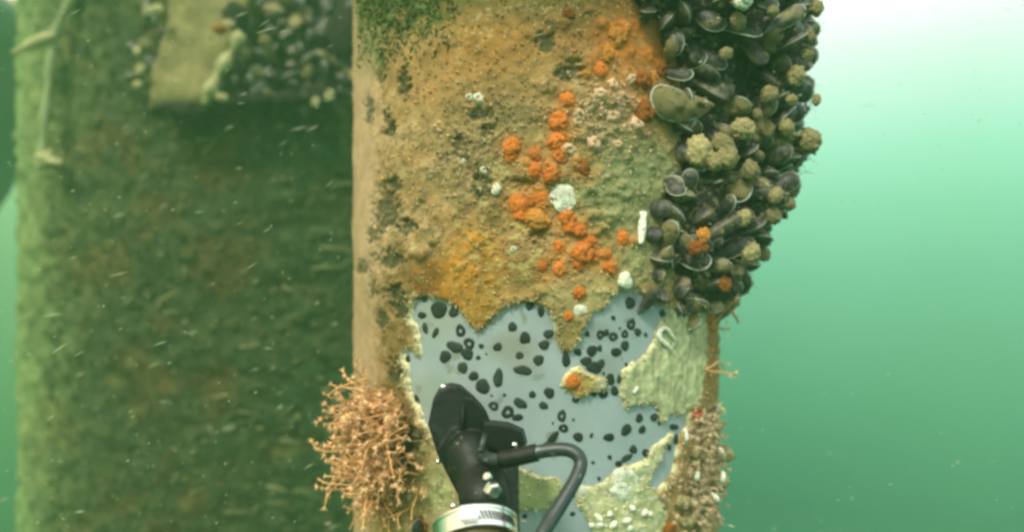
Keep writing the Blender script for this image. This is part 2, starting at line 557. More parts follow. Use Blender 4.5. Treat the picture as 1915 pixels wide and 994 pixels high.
# dark gaps in the growth
dark = np.zeros(len(tg))
for x, y, rx, ry in ((762, 160, 9, 26), (737, 245, 9, 16), (716, 130, 11, 26), (694, 210, 8, 26), (728, 215, 7, 14), (727, 392, 26, 42), (740, 345, 14, 12), (735, 485, 30, 18), (700, 440, 10, 14), (752, 575, 14, 22), (720, 600, 10, 16),
                     (678, 500, 12, 14), (745, 545, 14, 14), (766, 425, 22, 12), (900, 215, 22, 10), (915, 245, 14, 12), (905, 350, 16, 28), (870, 300, 10, 10), (700, 540, 8, 18),
                     (1010, 440, 20, 10), (768, 822, 24, 22), (742, 690, 12, 24), (985, 345, 22, 9), (1065, 135, 26, 20), (1020, 80, 20, 18), (860, 275, 12, 18)):
    dark = np.maximum(dark, np.exp(-(((wx - x + warp2[:, 0] * 9) / (rx * 1.05)) ** 2 + ((wy - y + warp2[:, 1] * 9) / (ry * 1.05)) ** 2)) * (1.25 + 2.6 * (n_fine - .5) + 1.6 * (n_mid - .5)) * front)
dark = sstep(.20, .85, dark)
mixc(dark * .88, (.040, .050, .020))
mixc(blob(755, 0, 115, 62, 1.7, 1.3), (.085, .125, .03))
mixc(blob(700, 80, 34, 60, 1.0, .9), (.14, .17, .05))
oz = np.exp(-((PXf - 985) / 130) ** 2 - ((PY - 390) / 170) ** 2) * front
mixc(oz * sstep(.44, .60, fbm(Q / 12 + 13, 131, 4)) * .85, (.165, .145, .048))
mixc(oz * sstep(.56, .66, fbm(Q / 6 + 23, 137, 3)) * .75, (.50, .43, .17))
mixc(leftstrip * sstep(.5, .7, n_mid) * .4, (.52, .36, .21))
# orange stain spreading under and between the sponges
for x, y, r_ in ((1157, 70, 34), (1123, 131, 30), (1060, 187, 22), (1045, 235, 30), (1043, 280, 28), (957, 284, 26), (1001, 300, 26), (1018, 323, 30), (985, 385, 40), (1010, 405, 30), (1064, 415, 28),
                 (1164, 445, 18), (1095, 470, 42), (1046, 461, 16), (1130, 490, 24), (1030, 500, 26), (1205, 150, 34), (1207, 205, 36), (1240, 130, 30), (1091, 315, 28)):
    mixc(blob(x, y, r_, r_ * 1.1, .95, 1.1) * .85, (.52, .19, .03))
# specks of pale shell grit
grit = sstep(.70, .80, vnoise(Q / 2.6, 61)) * sstep(.45, .62, n_big)
mixc(grit * .38 * (1 - leftstrip), (.60, .53, .30))
silt_in = sdf(SILT) < 3
low_in = sdf(LOWER) < 3
streak = fbm(np.stack([tg * 200 / 3.0, zg * 1000 / 16.0, zg * 0], -1), 71, 4)
silt_col = np.array((.40, .42, .235)) * (.35 + .75 * streak + .5 * n_fine)[:, None]
col = np.where((silt_in & ~exposed)[:, None], silt_col, col)
low_col = np.array((.45, .45, .24)) * (.62 + .75 * n_mid)[:, None]
low_col = np.where((sstep(.60, .68, n_fine) > .5)[:, None], np.array((.66, .66, .48)), low_col)
col = np.where((low_in & ~exposed)[:, None], low_col, col)
fl_in = (s_flake < 0) & (s_grey < 0)
col = np.where(fl_in[:, None], np.array((.37, .38, .18)) * (.7 + .6 * n_mid)[:, None], col)
isl_in = (s_isle < 0) & (s_grey < 0)
col = np.where(isl_in[:, None], np.array((.36, .28, .09)) * (.6 + .8 * n_mid)[:, None], col)
mixc(np.where(isl_in, 1, 0) * np.exp(-((PXf - 1072) ** 2 + (PY - 715) ** 2) / 220), (.55, .20, .04))
mixc(np.where(isl_in, 1, 0) * np.exp(-((PXf - 1124) ** 2 + (PY - 715) ** 2) / 150), (.55, .55, .38))
# pale broken rim where the crust has flaked off
rim = np.exp(-(edge / 3.2) ** 2) * sstep(.40, .60, fbm(Q / 10 + 7, 81, 3))
rim = np.maximum(rim, np.exp(-(edge / 4.5) ** 2) * (((PXf < 800) & (PY > 560) & (PY < 800))) * 1.0)
mixc(np.clip(rim * 1.25, 0, 1), (.68, .64, .38))

# relief of the crust
rel = np.clip(.30 + np.exp(-((PXf - 1110) / 150) ** 2 - ((PY - 330) / 260) ** 2) * .9 + np.exp(-((PXf - 800) / 110) ** 2 - ((PY - 440) / 130) ** 2) * .6
              + np.exp(-((PXf - 760) / 60) ** 2 - ((PY - 860) / 150) ** 2) * .8, .3, 1.15)
thick = .0042 + .0032 * (n_big - .4) + rel * (.0046 * (n_mid - .45) + .0017 * (n_fine - .5))
thick = thick * (1 - leftstrip * .55)
thick += .0035 * np.clip(n_mid - .55, 0, 1) * 4 * (1 - leftstrip) * rel
thick -= dark * .0045
thick = np.where(silt_in, .0024 + .0034 * (streak - .4) + .0026 * (n_mid - .4) + .0012 * n_fine, thick)
thick = np.where(low_in, .0025 + .005 * np.clip(n_mid - .4, 0, 1), thick)
thick = np.where(fl_in, .0022 + .0022 * (n_mid - .4), thick)
thick = np.maximum(thick, .0008)
prof = sstep(-2.0, 5.5, edge)
rr = PR - .0012 + (thick + .0012) * prof
rr = np.where(edge < -7, PR - .002, rr)
Pc = cyl(tg, zg, rr)
idx = np.arange(len(tg)).reshape(nz_, nth)
A = idx[:-1, :]
B = idx[1:, :]
quads = np.stack([A, np.roll(A, -1, 1), np.roll(B, -1, 1), B], -1).reshape(-1, 4)
qe = edge[quads].max(1)
qreg = np.where(silt_in[quads].all(1), 1, np.where(low_in[quads].all(1), 2, np.where(fl_in[quads].any(1), 3, np.where(isl_in[quads].any(1), 4, 0))))
keep = qe > -3.0

pile = thing('steel_pile', 'large round steel pile coated grey under flaking tan marine growth, right in front', 'pile', (0, 0, 0))
def sub_mesh(P, quads, c, mat, name):
    u, inv = np.unique(quads, return_inverse=True)
    return mesh_from(P[u], inv.reshape(-1, 4), mat, c[u], name=name)
crust_names = {0: 'growth_crust', 1: 'silt_crust', 2: 'shell_crust', 3: 'crust_flake', 4: 'sponge_crust'}
for k, nm in crust_names.items():
    q = quads[keep & (qreg == k)]
    link(nm, sub_mesh(Pc, q, col, M['crust'], nm), pile)
crust_bvh = BVHTree.FromPolygons([tuple(p) for p in Pc.tolist()], quads[keep].tolist())

# bare grey coating of the shaft
st = np.concatenate([np.arange(-PI, -1.2, .1), np.arange(-1.2, 1.25, .02), np.arange(1.25, PI - .05, .1)])
sz = np.concatenate([[-.99], np.arange(-.33, .10, .004), [.99]])
tg2, zg2 = [a.ravel() for a in np.meshgrid(st, sz, indexing='xy')]
Ps = cyl(tg2, zg2, PR)
sX, sY = project(Ps)
gcol = np.tile(np.array((.30, .365, .375)), (len(tg2), 1))
def gm(x, y, rx, ry, c, s):
    w = np.exp(-(((sX - x) / rx) ** 2 + ((sY - y) / ry) ** 2) ** 2)[:, None] * s
    return gcol * (1 - w) + np.array(c) * w
for a in ((960, 650, 50, 30, (.24, .25, .20), .8), (800, 735, 50, 40, (.24, .31, .25), .6), (820, 600, 40, 40, (.27, .32, .25), .6), (985, 690, 30, 14, (.25, .26, .21), .6), (1100, 620, 50, 25, (.2, .24, .21), .7),
          (1120, 690, 40, 30, (.22, .25, .21), .6), (1200, 560, 60, 30, (.22, .25, .24), .5)):
    gcol = gm(*a)
i2 = np.arange(len(tg2)).reshape(len(sz), len(st))
q2 = np.stack([i2[:-1], np.roll(i2[:-1], -1, 1), np.roll(i2[1:], -1, 1), i2[1:]], -1).reshape(-1, 4)
link('shaft', mesh_from(Ps, q2, M['shaft'], gcol, name='shaft'), pile)

# black spots on the bare coating: (x, y, rx, ry, tilt, ring)
SP = []
def sp(ox, oy, k, L):
    for a in L:
        x, y, rx, ry = a[:4]
        SP.append((ox + x * k, oy + y * k, rx * k, ry * k, math.radians(a[4]) if len(a) > 4 else 0, a[5] if len(a) > 5 else 0))
sp(700, 520, .2415, [(390, 160, 25, 25), (370, 285, 32, 28), (395, 385, 22, 45, -8), (475, 420, 20, 45, 22), (500, 245, 60, 70), (615, 260, 40, 42), (668, 405, 40, 48, -20, 1),
    (625, 530, 65, 45, 15), (735, 505, 42, 48, 0, 1), (720, 585, 50, 46), (550, 605, 45, 50), (685, 690, 38, 48), (770, 755, 38, 38), (840, 835, 58, 58, 45), (960, 770, 38, 75),
    (1070, 375, 38, 35), (955, 530, 36, 32), (1160, 460, 36, 46), (1125, 595, 30, 30), (1150, 710, 70, 38, 12), (1200, 210, 30, 30), (828, 523, 20, 20), (805, 612, 18, 18),
    (868, 583, 7, 7), (328, 935, 22, 36, -15), (262, 622, 18, 28), (1008, 900, 12, 12), (908, 905, 9, 9), (925, 985, 42, 35, 0, 1), (1130, 965, 55, 38, 35), (1220, 895, 20, 22)])
sp(980, 520, .2414, [(45, 210, 35, 35), (130, 260, 26, 38), (20, 460, 28, 45), (190, 430, 40, 36), (155, 515, 40, 40), (112, 632, 40, 44), (325, 630, 34, 56), (418, 570, 30, 28),
    (820, 190, 38, 48, 15), (690, 305, 17, 19), (828, 355, 34, 44, 0, 1), (880, 415, 25, 32), (780, 430, 26, 34, 0, 1), (690, 450, 34, 37, 0, 1), (740, 385, 8, 10), (490, 430, 18, 22),
    (590, 435, 30, 36, 0, 1), (635, 420, 22, 28), (525, 560, 40, 45), (585, 540, 18, 28), (780, 520, 34, 38), (712, 570, 40, 36), (940, 435, 13, 18), (1070, 270, 24, 28),
    (480, 640, 45, 35), (540, 690, 60, 48, 20), (595, 660, 32, 35), (790, 668, 12, 18), (615, 735, 12, 12), (668, 780, 36, 44), (735, 780, 18, 36), (700, 870, 30, 40), (612, 888, 34, 44),
    (540, 895, 25, 18), (65, 898, 28, 26), (195, 885, 42, 42), (400, 940, 32, 22)])
sp(740, 690, .306, [(685, 260, 40, 38, 0, 1), (745, 292, 35, 20, -15), (903, 220, 28, 24, 30), (1015, 283, 28, 36, 0, 1), (1025, 358, 32, 24, 0, 1), (960, 420, 24, 50, 35), (925, 452, 25, 14, -20),
    (1115, 412, 30, 30), (1195, 402, 9, 16, 25), (960, 327, 6, 8), (1085, 305, 8, 8), (1205, 567, 10, 10), (790, 895, 15, 15), (1080, 880, 18, 12, -20)])
sp(1060, 720, .2757, [(285, 350, 36, 28, -12), (402, 300, 30, 46, 25), (490, 220, 22, 34, 15), (510, 298, 22, 30, 20), (590, 215, 28, 24, -35), (625, 240, 12, 32), (450, 432, 26, 30, 20),
    (535, 455, 25, 28), (405, 490, 45, 20, -28), (352, 530, 25, 22, -35), (290, 485, 14, 16), (218, 630, 12, 14), (175, 520, 12, 6), (725, 280, 30, 22), (740, 370, 16, 40), (695, 420, 10, 25)])
for n, (x, y, rx, ry, tl, ring) in enumerate(SP):
    k = 20
    ph = rng.uniform(0, 6.28, 3)
    out, inn = [], []
    loops = ((1.0, 0.0001), (.93, .0007), (.55, .0009)) if not ring else ((1.0, .0001), (.90, .0008), (.40, .0008), (.30, .0001))
    V = []
    for f_, h in loops:
        for i in range(k):
            a = 2 * PI * i / k
            w = f_ * (1 + .07 * math.sin(2 * a + ph[0]) + .06 * math.sin(3 * a + ph[1]) + .03 * math.sin(5 * a + ph[2]))
            ex, ey = rx * w * math.cos(a), ry * w * math.sin(a)
            qx, qy = x + ex * math.cos(tl) - ey * math.sin(tl), y + ex * math.sin(tl) + ey * math.cos(tl)
            th, z = on_pile(qx, qy)
            V.append(cyl(np.array(th), np.array(z), PR + h + n * 1.5e-6))
    Fc = [(l * k + i, l * k + (i + 1) % k, (l + 1) * k + (i + 1) % k, (l + 1) * k + i) for l in range(len(loops) - 1) for i in range(k)]
    if not ring:
        th, z = on_pile(x, y)
        V.append(cyl(np.array(th), np.array(z), PR + .0010 + n * 1.5e-6))
        Fc += [((len(loops) - 1) * k + i, (len(loops) - 1) * k + (i + 1) % k, len(V) - 1) for i in range(k)]
    link('black_spot', mesh_from([v.tolist() for v in V], [f[::-1] for f in Fc], M['spot']), pile)

def hit(bvh, px, py):
    d = Vector(((px - 957.5) / F, 1, -(py - 497.0) / F)).normalized()
    loc, nor, i, dist = bvh.ray_cast(Vector((0, 0, 0)), d)
    if loc is None:
        return None, None
    if nor.dot(d) > 0:
        nor = -nor
    return loc, nor

def pile_normal(p):
    return Vector((p.x - CX, p.y - CY, 0)).normalized()

# ------------------------------------------------------------------ sponges, barnacles, shells on the crust
def bumpy(seed, nb=26, amp=.28, sub=3, flat=.6, fuzz=.05, sharp=.86):
    V, Fc = ico(sub)
    r = np.random.default_rng(seed)
    c = r.normal(size=(nb, 3))
    c /= np.linalg.norm(c, axis=1)[:, None]
    d = V @ c.T
    h = np.max(np.clip((d - sharp) / (1 - sharp), 0, 1) ** .6, 1)
    n1 = fbm(V * 2.2 + seed * 3.1, seed, 3)
    rad = .80 + amp * h + .45 * (n1 - .5) + fuzz * (vnoise(V * 9 + seed, seed + 5) - .5) * 4
    V = V * rad[:, None]
    V[:, 2] *= flat
    return V, Fc

SPONGE = []
for i in range(6):
    V, Fc = bumpy(100 + i, nb=60 + 6 * i, amp=.30, sub=4, sharp=.955)
    SPONGE.append((V, Fc))
def mesh_set(L, mat, name):
    return [mesh_from(V, Fc, mat, name=name) for V, Fc in L]
sets = {k: mesh_set(SPONGE, M[k], k + '_sponge') for k in ('orange', 'amber', 'rust', 'red', 'tan')}

def lump(name, me, px, py, rpx, label, cat, group=None, bvh=None, sink=.15, asp=1.0, nor=None, shift=0):
    loc, n = hit(bvh or crust_bvh, px, py)
    if loc is None:
        return None
    n = pile_normal(loc) if nor is None else nor
    s = rpx / F * loc.y
    o = link(name, me)
    o.location = loc + n * (shift - s * sink)
    o.rotation_mode = 'QUATERNION'
    o.rotation_quaternion = quat_to(n, random.uniform(0, 6.28))
    o.scale = (s * asp, s / asp, s * random.uniform(.9, 1.1))
    return tag(o, label, cat, group)

OR = [  # x, y, r, kind, label
 (1063, 26, 11, 'rust', 'small rusty orange sponge at the top edge between green films'),
 (1157, 70, 21, 'amber', 'broad ochre orange sponge high on the pile beside the dark mussels'),
 (1137, 100, 13, 'amber', 'ochre sponge just below and left of the broad ochre one'),
 (1123, 131, 14, 'orange', 'orange sponge above the pinkish barnacle cluster'),
 (1096, 139, 9, 'amber', 'tiny ochre sponge left of the orange one above the barnacles'),
 (1060, 187, 14, 'orange', 'orange sponge at the upper left corner of the barnacle cluster'),
 (1045, 228, 19, 'orange', 'large orange sponge at the left side of the barnacle cluster'),
 (1042, 262, 15, 'orange', 'orange sponge in the middle of the upright orange column'),
 (1047, 292, 13, 'orange', 'orange sponge at the foot of the upright orange column'),
 (957, 274, 15, 'orange', 'upper half of the lone orange sponge pair on the brown crust'),
 (955, 294, 11, 'orange', 'lower half of the lone orange sponge pair on the brown crust'),
 (1001, 289, 12, 'orange', 'small orange sponge between the lone pair and the upright column'),
 (1256, 243, 20, 'orange', 'round dark orange sponge on the mussel clump under the green mussel'),
 (1205, 150, 17, 'rust', 'rusty brown sponge right of the pinkish barnacles'),
 (1207, 208, 20, 'rust', 'rusty brown sponge below the other rusty one by the mussels'),
 (1238, 130, 13, 'rust', 'rusty sponge touching the mussel clump above the green mussel'),
 (1091, 315, 14, 'rust', 'dull rust orange sponge below the barnacle cluster'),
 (1000, 318, 14, 'orange', 'left one of the touching orange sponges above the white round shell'),
 (1031, 327, 15, 'orange', 'right one of the touching orange sponges above the white round shell'),
 (1013, 369, 11, 'orange', 'small orange sponge touching the white round shell on its left'),
 (993, 378, 13, 'orange', 'middle orange sponge of the row left of the white shell'),
 (968, 382, 16, 'orange', 'leftmost orange sponge of the row left of the white shell'),
 (973, 402, 11, 'orange', 'orange sponge under the leftmost one of the row'),
 (1004, 410, 20, 'amber', 'big yellow orange sponge below the white round shell'),
 (1061, 408, 16, 'orange', 'tall orange sponge just under the white round shell'),
 (1066, 426, 11, 'orange', 'orange sponge joined under the tall one below the shell'),
 (1086, 431, 11, 'orange', 'small orange sponge right of the tall one below the shell'),
 (1164, 445, 13, 'orange', 'lone bright orange sponge left of the long white shell'),
 (1046, 461, 11, 'orange', 'small orange sponge left of the large lower cluster'),
 (1103, 452, 13, 'orange', 'orange sponge at the top of the large lower cluster'),
 (1091, 473, 20, 'orange', 'largest orange sponge in the middle of the lower cluster'),
 (1082, 494, 12, 'orange', 'orange sponge at the bottom of the large lower cluster'),
 (1112, 478, 11, 'orange', 'orange sponge on the right side of the large lower cluster'),
 (1135, 475, 9, 'orange', 'tiny orange sponge on the pale crust right of the cluster'),
 (1140, 502, 13, 'orange', 'orange sponge low right of the large cluster above white shell'),
 (1013, 497, 10, 'orange', 'leftmost small orange sponge over the grey patch'),
 (1045, 503, 12, 'orange', 'orange sponge below left of the large lower cluster'),
 (1084, 547, 12, 'orange', 'lowest bright orange sponge on the crust above the grey patch'),
 (1062, 591, 9, 'orange', 'small orange sponge on the brown tongue hanging into the grey patch'),
 (1072, 714, 12, 'orange', 'orange sponge on the crust island inside the grey patch'),
 (1303, 778, 15, 'red', 'red sponge at the right rim beside the beige tufts'),
 (1330, 603, 15, 'amber', 'amber sponge on the right rim under the mussel clump'),
 (1253, 988, 15, 'rust', 'rust orange sponge at the bottom edge under the beige tufts'),
 (785, 985, 18, 'rust', 'rust orange sponge at the bottom edge left of the steel clamp'),
]
for i, (x, y, r, k, lab) in enumerate(OR):
    if (x, y) == (1256, 243):
        continue
    lump('orange_sponge' if k != 'red' else 'red_sponge', sets[k][i % 6], x, y, r * 1.10, lab, 'sponge', 'sponges growing on the pile', asp=random.uniform(.88, 1.12))

# barnacles: six-plated cones with an open mouth
def barnacle_mesh(seed, mat):
    r = np.random.default_rng(seed)
    k = 24
    V, Fc, mi = [], [], []
    prof = [(1.0, 0, 1), (.88, .26, 1), (.72, .50, 1), (.52, .66, .8), (.36, .70, .6), (.24, .60, .4), (.03, .50, 0)]
    ph = r.uniform(0, 6.28)
    for R_, h, g in prof:
        for i in range(k):
            a = 2 * PI * i / k
            w = 1 + .22 * g * abs(math.sin(3 * a + ph)) + .07 * g * math.sin(11 * a) + .16 * math.sin(2 * a + ph) + .08 * math.sin(a * 5 + 2 * ph)
            V.append((R_ * w * math.cos(a), R_ * w * math.sin(a), h * (1 + .3 * math.sin(a + ph) + .2 * g * math.sin(3 * a + ph))))
    for l in range(len(prof) - 1):
        for i in range(k):
            Fc.append((l * k + i, l * k + (i + 1) % k, (l + 1) * k + (i + 1) % k, (l + 1) * k + i))
            mi.append(1 if l >= 4 else 0)
    me = mesh_from(V, Fc, [mat, M['mouth']], name='barnacle')
    me.polygons.foreach_set('material_index', mi)
    return me
BARN = [barnacle_mesh(i, M['pink']) for i in range(3)]
BARE = [barnacle_mesh(i + 9, M['edge']) for i in range(2)]
BARW = [barnacle_mesh(i + 5, M['white']) for i in range(2)]
BA = [(1147, 158, 10, 'topmost pinkish barnacle of the cluster under the orange sponge'), (1123, 175, 11, 'pinkish barnacle at the upper left of the cluster'),
      (1166, 184, 12, 'pinkish barnacle at the upper right of the cluster'), (1160, 200, 11, 'pinkish barnacle in the right middle of the cluster'),
      (1146, 217, 13, 'bright pinkish barnacle in the lower middle of the cluster'), (1084, 215, 11, 'pale barnacle beside the large orange sponge'),
      (1191, 232, 13, 'bright pinkish barnacle at the cluster right end near the mussels'), (1111, 269, 13, 'pale round barnacle below the cluster'),
      (1063, 279, 12, 'pale barnacle touching the orange column'), (1079, 228, 9, 'small pale barnacle under the one beside the orange sponge'),
      (1181, 148, 9, 'small pinkish barnacle beside the rusty sponge'), (1104, 196, 11, 'yellowish barnacle in the left middle of the cluster'),
      (1128, 205, 10, 'pinkish barnacle at the centre of the cluster'), (1155, 270, 9, 'faint pinkish barnacle on the greenish crust below the cluster')]
for i, (x, y, r, lab) in enumerate(BA):
    lump('barnacle', BARN[i % 3], x, y, r, lab, 'barnacle', 'pinkish barnacles between the orange sponges', sink=0.05)
WL = [mesh_from(*bumpy(700 + i, nb=12, amp=.25, flat=.45, sharp=.8), M['white'], name='broken_barnacle') for i in range(3)]
BW = [(928, 354, 11, 'pale barnacle pair on the brown crust left of the orange row'), (895, 184, 10, 'pale barnacle on the upper middle of the tan crust'), (878, 182, 7, 'tiny pale barnacle left of the pale upper one'),
      (1085, 580, 14, 'bright white broken barnacle between the two grey bays'), (1170, 524, 17, 'large white barnacle base at the top of the right grey bay'), (960, 466, 6, 'tiny white barnacle on the amber crust'),
      (863, 300, 9, 'pale barnacle on the mottled crust left of the orange pair'), (905, 318, 8, 'small pale barnacle below the orange pair'), (1085, 919, 14, 'white round barnacle base beside the cable end')]
for i, (x, y, r, lab) in enumerate(BW):
    lump('barnacle', BARW[i % 2] if i not in (0, 3, 4, 8) else WL[i % 3], x, y, r, lab, 'barnacle', 'white barnacles on the crust', sink=0.1)

# flat round shell with ridges (also the big ring-shaped scar)
def scallop(seed, ridges=11, cup=.18):
    r = np.random.default_rng(seed)
    k, rings = 44, 7
    V, Fc = [(0, 0, .16)], []
    for j in range(1, rings + 1):
        f_ = j / rings
        for i in range(k):
            a = 2 * PI * i / k
            w = f_ * (1 + .09 * math.sin(a * 2 + seed) + .05 * math.sin(a * 5 + seed * 2) * f_ + .035 * math.sin(a * 11 + j))
            h = cup * (1 - f_ ** 2) + .022 * math.sin(a * ridges + j) * f_ + .06 * (j % 2) + .10 * math.sin(a * 1.5 + j * .7 + seed) * f_ + (-.05 if j == rings else 0)
            V.append((w * math.cos(a), w * math.sin(a), h))
    for i in range(k):
        Fc.append((0, 1 + i, 1 + (i + 1) % k))
    for j in range(rings - 1):
        for i in range(k):
            Fc.append((1 + j * k + i, 1 + (j + 1) * k + i, 1 + (j + 1) * k + (i + 1) % k, 1 + j * k + (i + 1) % k))
    return mesh_from(V, Fc, M['white'], name='oyster')
lump('oyster_shell', scallop(1), 1052, 368, 26, 'round white ridged shell lying flat among the orange sponges', 'shell', sink=.02)
lump('oyster_shell', scallop(4, 7, .05), 1168, 908, 33, 'broad pale ring shaped shell scar at the bottom right of the grey patch', 'shell', sink=.05)

def strip_shell(pts, w, label, name='shell_fragment', cat='shell', rad=None):
    loc = [hit(crust_bvh, x, y)[0] for x, y in pts]
    loc = [p + pile_normal(p) * .0015 for p in loc if p is not None]
    path = catmull(loc, 5)
    n = len(path)
    wm = w / F * .6
    V, Fc = tube(path, [wm * (rad(i / (n - 1)) if rad else 1) for i in range(n)], 8)
    return tag(link(name, mesh_from(V, Fc, M['white_strip'])), label, cat)
strip_shell([(1201, 396), (1199, 420), (1198, 440), (1196, 456)], 9, 'long upright white shell fragment at the left foot of the mussel clump', rad=lambda t: .8 + .3 * math.sin(t * 3) - .4 * t)
strip_shell([(1252, 653), (1243, 643), (1233, 634), (1230, 624), (1236, 614), (1245, 615), (1252, 624), (1258, 633)], 5.2, 'white hook shaped worm tube on the pale silt crust', 'worm_tube', 'worm tube', rad=lambda t: 1.1 - .65 * abs(t - .35))
strip_shell([(1191, 722), (1187, 728), (1183, 734)], 3.6, 'tiny white worm tube on the silt crust below the hooked one', 'worm_tube', 'worm tube')
frag = [(1112, 960, 1125, 975), (1122, 972, 1118, 985), (1150, 972, 1140, 985), (1135, 962, 1143, 955), (1163, 975, 1178, 968), (1180, 980, 1172, 990), (1198, 962, 1207, 950), (1211, 955, 1214, 964), (1176, 945, 1184, 952), (1107, 985, 1101, 975)]
for i, (a, b_, c, d) in enumerate(sorted(frag)):
    o = strip_shell([(a, b_), ((a + c) / 2 + 1, (b_ + d) / 2), (c, d)], 4.5, f"{['leftmost', 'second', 'third', 'fourth', 'fifth', 'sixth', 'seventh', 'eighth', 'ninth', 'rightmost'][i]} white shell chip from the left in the litter at the bottom", 'shell_chip', 'shell chip', rad=lambda t: .5 + .8 * math.sin(PI * min(max(t, .05), .95)))
    o['group'] = 'shell chips at the bottom'

# ------------------------------------------------------------------ mussels
def mw(u):
    return (u ** .58) * max(1 - u ** 4.5, 0) ** .5

def mussel_valve(side, seed, wide=.30, thick_=.21):
    """one valve: umbo at z = 0, rounded end at z = 1, bulging to +-y"""
    nu, nv = 18, 10
    V, Fc, C = [], [], []
    r = np.random.default_rng(seed)
    bend = r.uniform(-.10, .10)
    for i in range(nu + 1):
        u = i / nu
        hw = wide * mw(u)
        th = thick_ * u ** .55 * max(1 - u ** 3.2, 0) ** .62 * 1.12
        cx_ = bend * math.sin(PI * u)
        for j in range(nv + 1):
            v = -1 + 2 * j / nv
            y = th * (max(1 - v * v, 0) ** .62)
            grow = .012 * math.sin(u * 46) * (1 - abs(v)) * u
            V.append((cx_ + hw * v, side * (y + grow + .004), u))
            edge_ = max(abs(v) ** 6, sstep(.93, 1.0, u))
            band = .5 + .5 * math.sin(u * 30 + seed)
            c = np.array((.020, .026, .032)) * (1 - u * .2) + np.array((.05, .035, .018)) * u * band
            ero = max(0, 1 - u / .35)
            c = c * (1 - ero * .8) + np.array((.30, .30, .32)) * ero * .8
            c = c * (1 - .55 * edge_) + np.array((.17, .15, .09)) * .55 * edge_
            C.append(c)
    w = nv + 1
    for i in range(nu):
        for j in range(nv):
            f_ = (i * w + j, i * w + j + 1, (i + 1) * w + j + 1, (i + 1) * w + j)
            Fc.append(f_ if side < 0 else f_[::-1])
    return V, Fc, np.array(C)

def mussel_lip(seed, wide=.30):
    """the pale rim of the shell showing between the two valves"""
    r = np.random.default_rng(seed)
    bend = r.uniform(-.10, .10)
    pts = []
    for i in range(25):
        a = -PI * .74 + 1.48 * PI * i / 24
        # walk round the margin
        u = .5 + .5 * math.cos(a)
        hw = wide * mw(min(u, 1))
        pts.append(Vector((bend * math.sin(PI * u) + math.copysign(hw, a) * 1.0, 0, u * 1.005)))
    return tube(pts, [.006 + .010 * math.sin(PI * i / 24) for i in range(25)], 6)

MUS = []
for v_ in range(5):
    wide, tk = (.29, .33, .27, .31, .30)[v_], (.20, .23, .19, .24, .22)[v_]
    d = {}
    for key in ('shell', 'shell_fur'):
        ms = []
        for s in (-1, 1):
            V, Fc, C = mussel_valve(s, v_ * 3, wide, tk)
            if key == 'shell_fur':
                V = np.array(V)
                V = V + ((vnoise(V * 9, 5 + v_)[:, None] - .5) * .09 + (vnoise(V * 22, 8 + v_)[:, None] - .5) * .05) * np.array((1, 1, .6))
            ms.append(mesh_from(V, Fc, M[key], C, name='valve'))
        d[key] = ms
    V, Fc = mussel_lip(v_ * 3, wide)
    d['lip'] = mesh_from(V, Fc, M['lip'], name='lip')
    MUS.append(d)

def mussel(tip, axis, L, v, key, label, group, spin=0, lip=True):
    axis = Vector(axis).normalized()
    t = thing('mussel', label, 'mussel', Vector(tip) - axis * L, group, quat_to(axis, spin))
    for me in MUS[v][key]:
        o = link('valve', me, t)
        o.scale = (L, L, L)
    if lip:
        o = link('lip', MUS[v]['lip'], t)
        o.scale = (L, L, L)
    return t

ORD = ['first', 'second', 'third', 'fourth', 'fifth', 'sixth', 'seventh', 'eighth', 'ninth', 'tenth', 'eleventh', 'twelfth', 'thirteenth', 'fourteenth', 'fifteenth',
       'sixteenth', 'seventeenth', 'eighteenth', 'nineteenth', 'twentieth', 'twenty-first', 'twenty-second', 'twenty-third', 'twenty-fourth', 'twenty-fifth']

# the thickness of the mussel clump over the pile, by height and angle
prof_y = np.array([-250, -60, 0, 100, 190, 260, 330, 390, 450, 500, 540, 575, 600])
prof_T = np.array([.085, .095, .096, .095, .092, .090, .083, .070, .054, .042, .028, .014, .0])
left_y = np.array([-250, 0, 60, 120, 200, 260, 330, 400, 470, 540, 570])
left_x = np.array([1110, 1165, 1225, 1252, 1262, 1270, 1255, 1228, 1212, 1215, 1228])
SILH = .90
def clumpT(th, z, add=0.0):
    yy = 497 - F * z / .70
    T = np.interp(yy, prof_y, prof_T)
    tl = np.array([on_pile(x, y)[0] for x, y in zip(left_x, left_y)])
    zl = np.array([on_pile(x, y)[1] for x, y in zip(left_x, left_y)])
    o = np.argsort(zl)
    t0 = np.interp(z, zl[o], tl[o])
    rise = np.clip((th - t0) / .38, 0, 1) ** .60
    fall = 1 - sstep(1.9, 2.7, th)
    return np.where(th > t0, T * rise * fall, -.02)
bt = np.arange(.35, 2.85, .035)
bz = np.arange(-.12, .52, .008)
tb, zb = [a.ravel() for a in np.meshgrid(bt, bz, indexing='xy')]
Tb = clumpT(tb, zb)
Pb0 = cyl(tb, zb, PR)
nzb = fbm(Pb0 * 1000 / 22, 91, 3)
ib = np.arange(len(tb)).reshape(len(bz), len(bt))
qb = np.stack([ib[:-1, :-1], ib[:-1, 1:], ib[1:, 1:], ib[1:, :-1]], -1).reshape(-1, 4)
Pbed = cyl(tb, zb, PR + np.maximum(Tb * .70 - .008 + .020 * (nzb - .5) * (Tb > 0), -.004))
bed_me = mesh_from(Pbed, qb, M['bed'], name='byssus')
bed = link('mussel_bed', bed_me)
bed['kind'] = 'stuff'
tag(bed, 'dark mat of byssus threads and grit under the mussel clump', 'mussel bed')
tipP = cyl(tb, zb, PR + np.maximum(Tb - .002, -.004))
tip_bvh = BVHTree.FromPolygons([tuple(p) for p in tipP.tolist()], qb[(Tb[qb] > .004).all(1)].tolist())

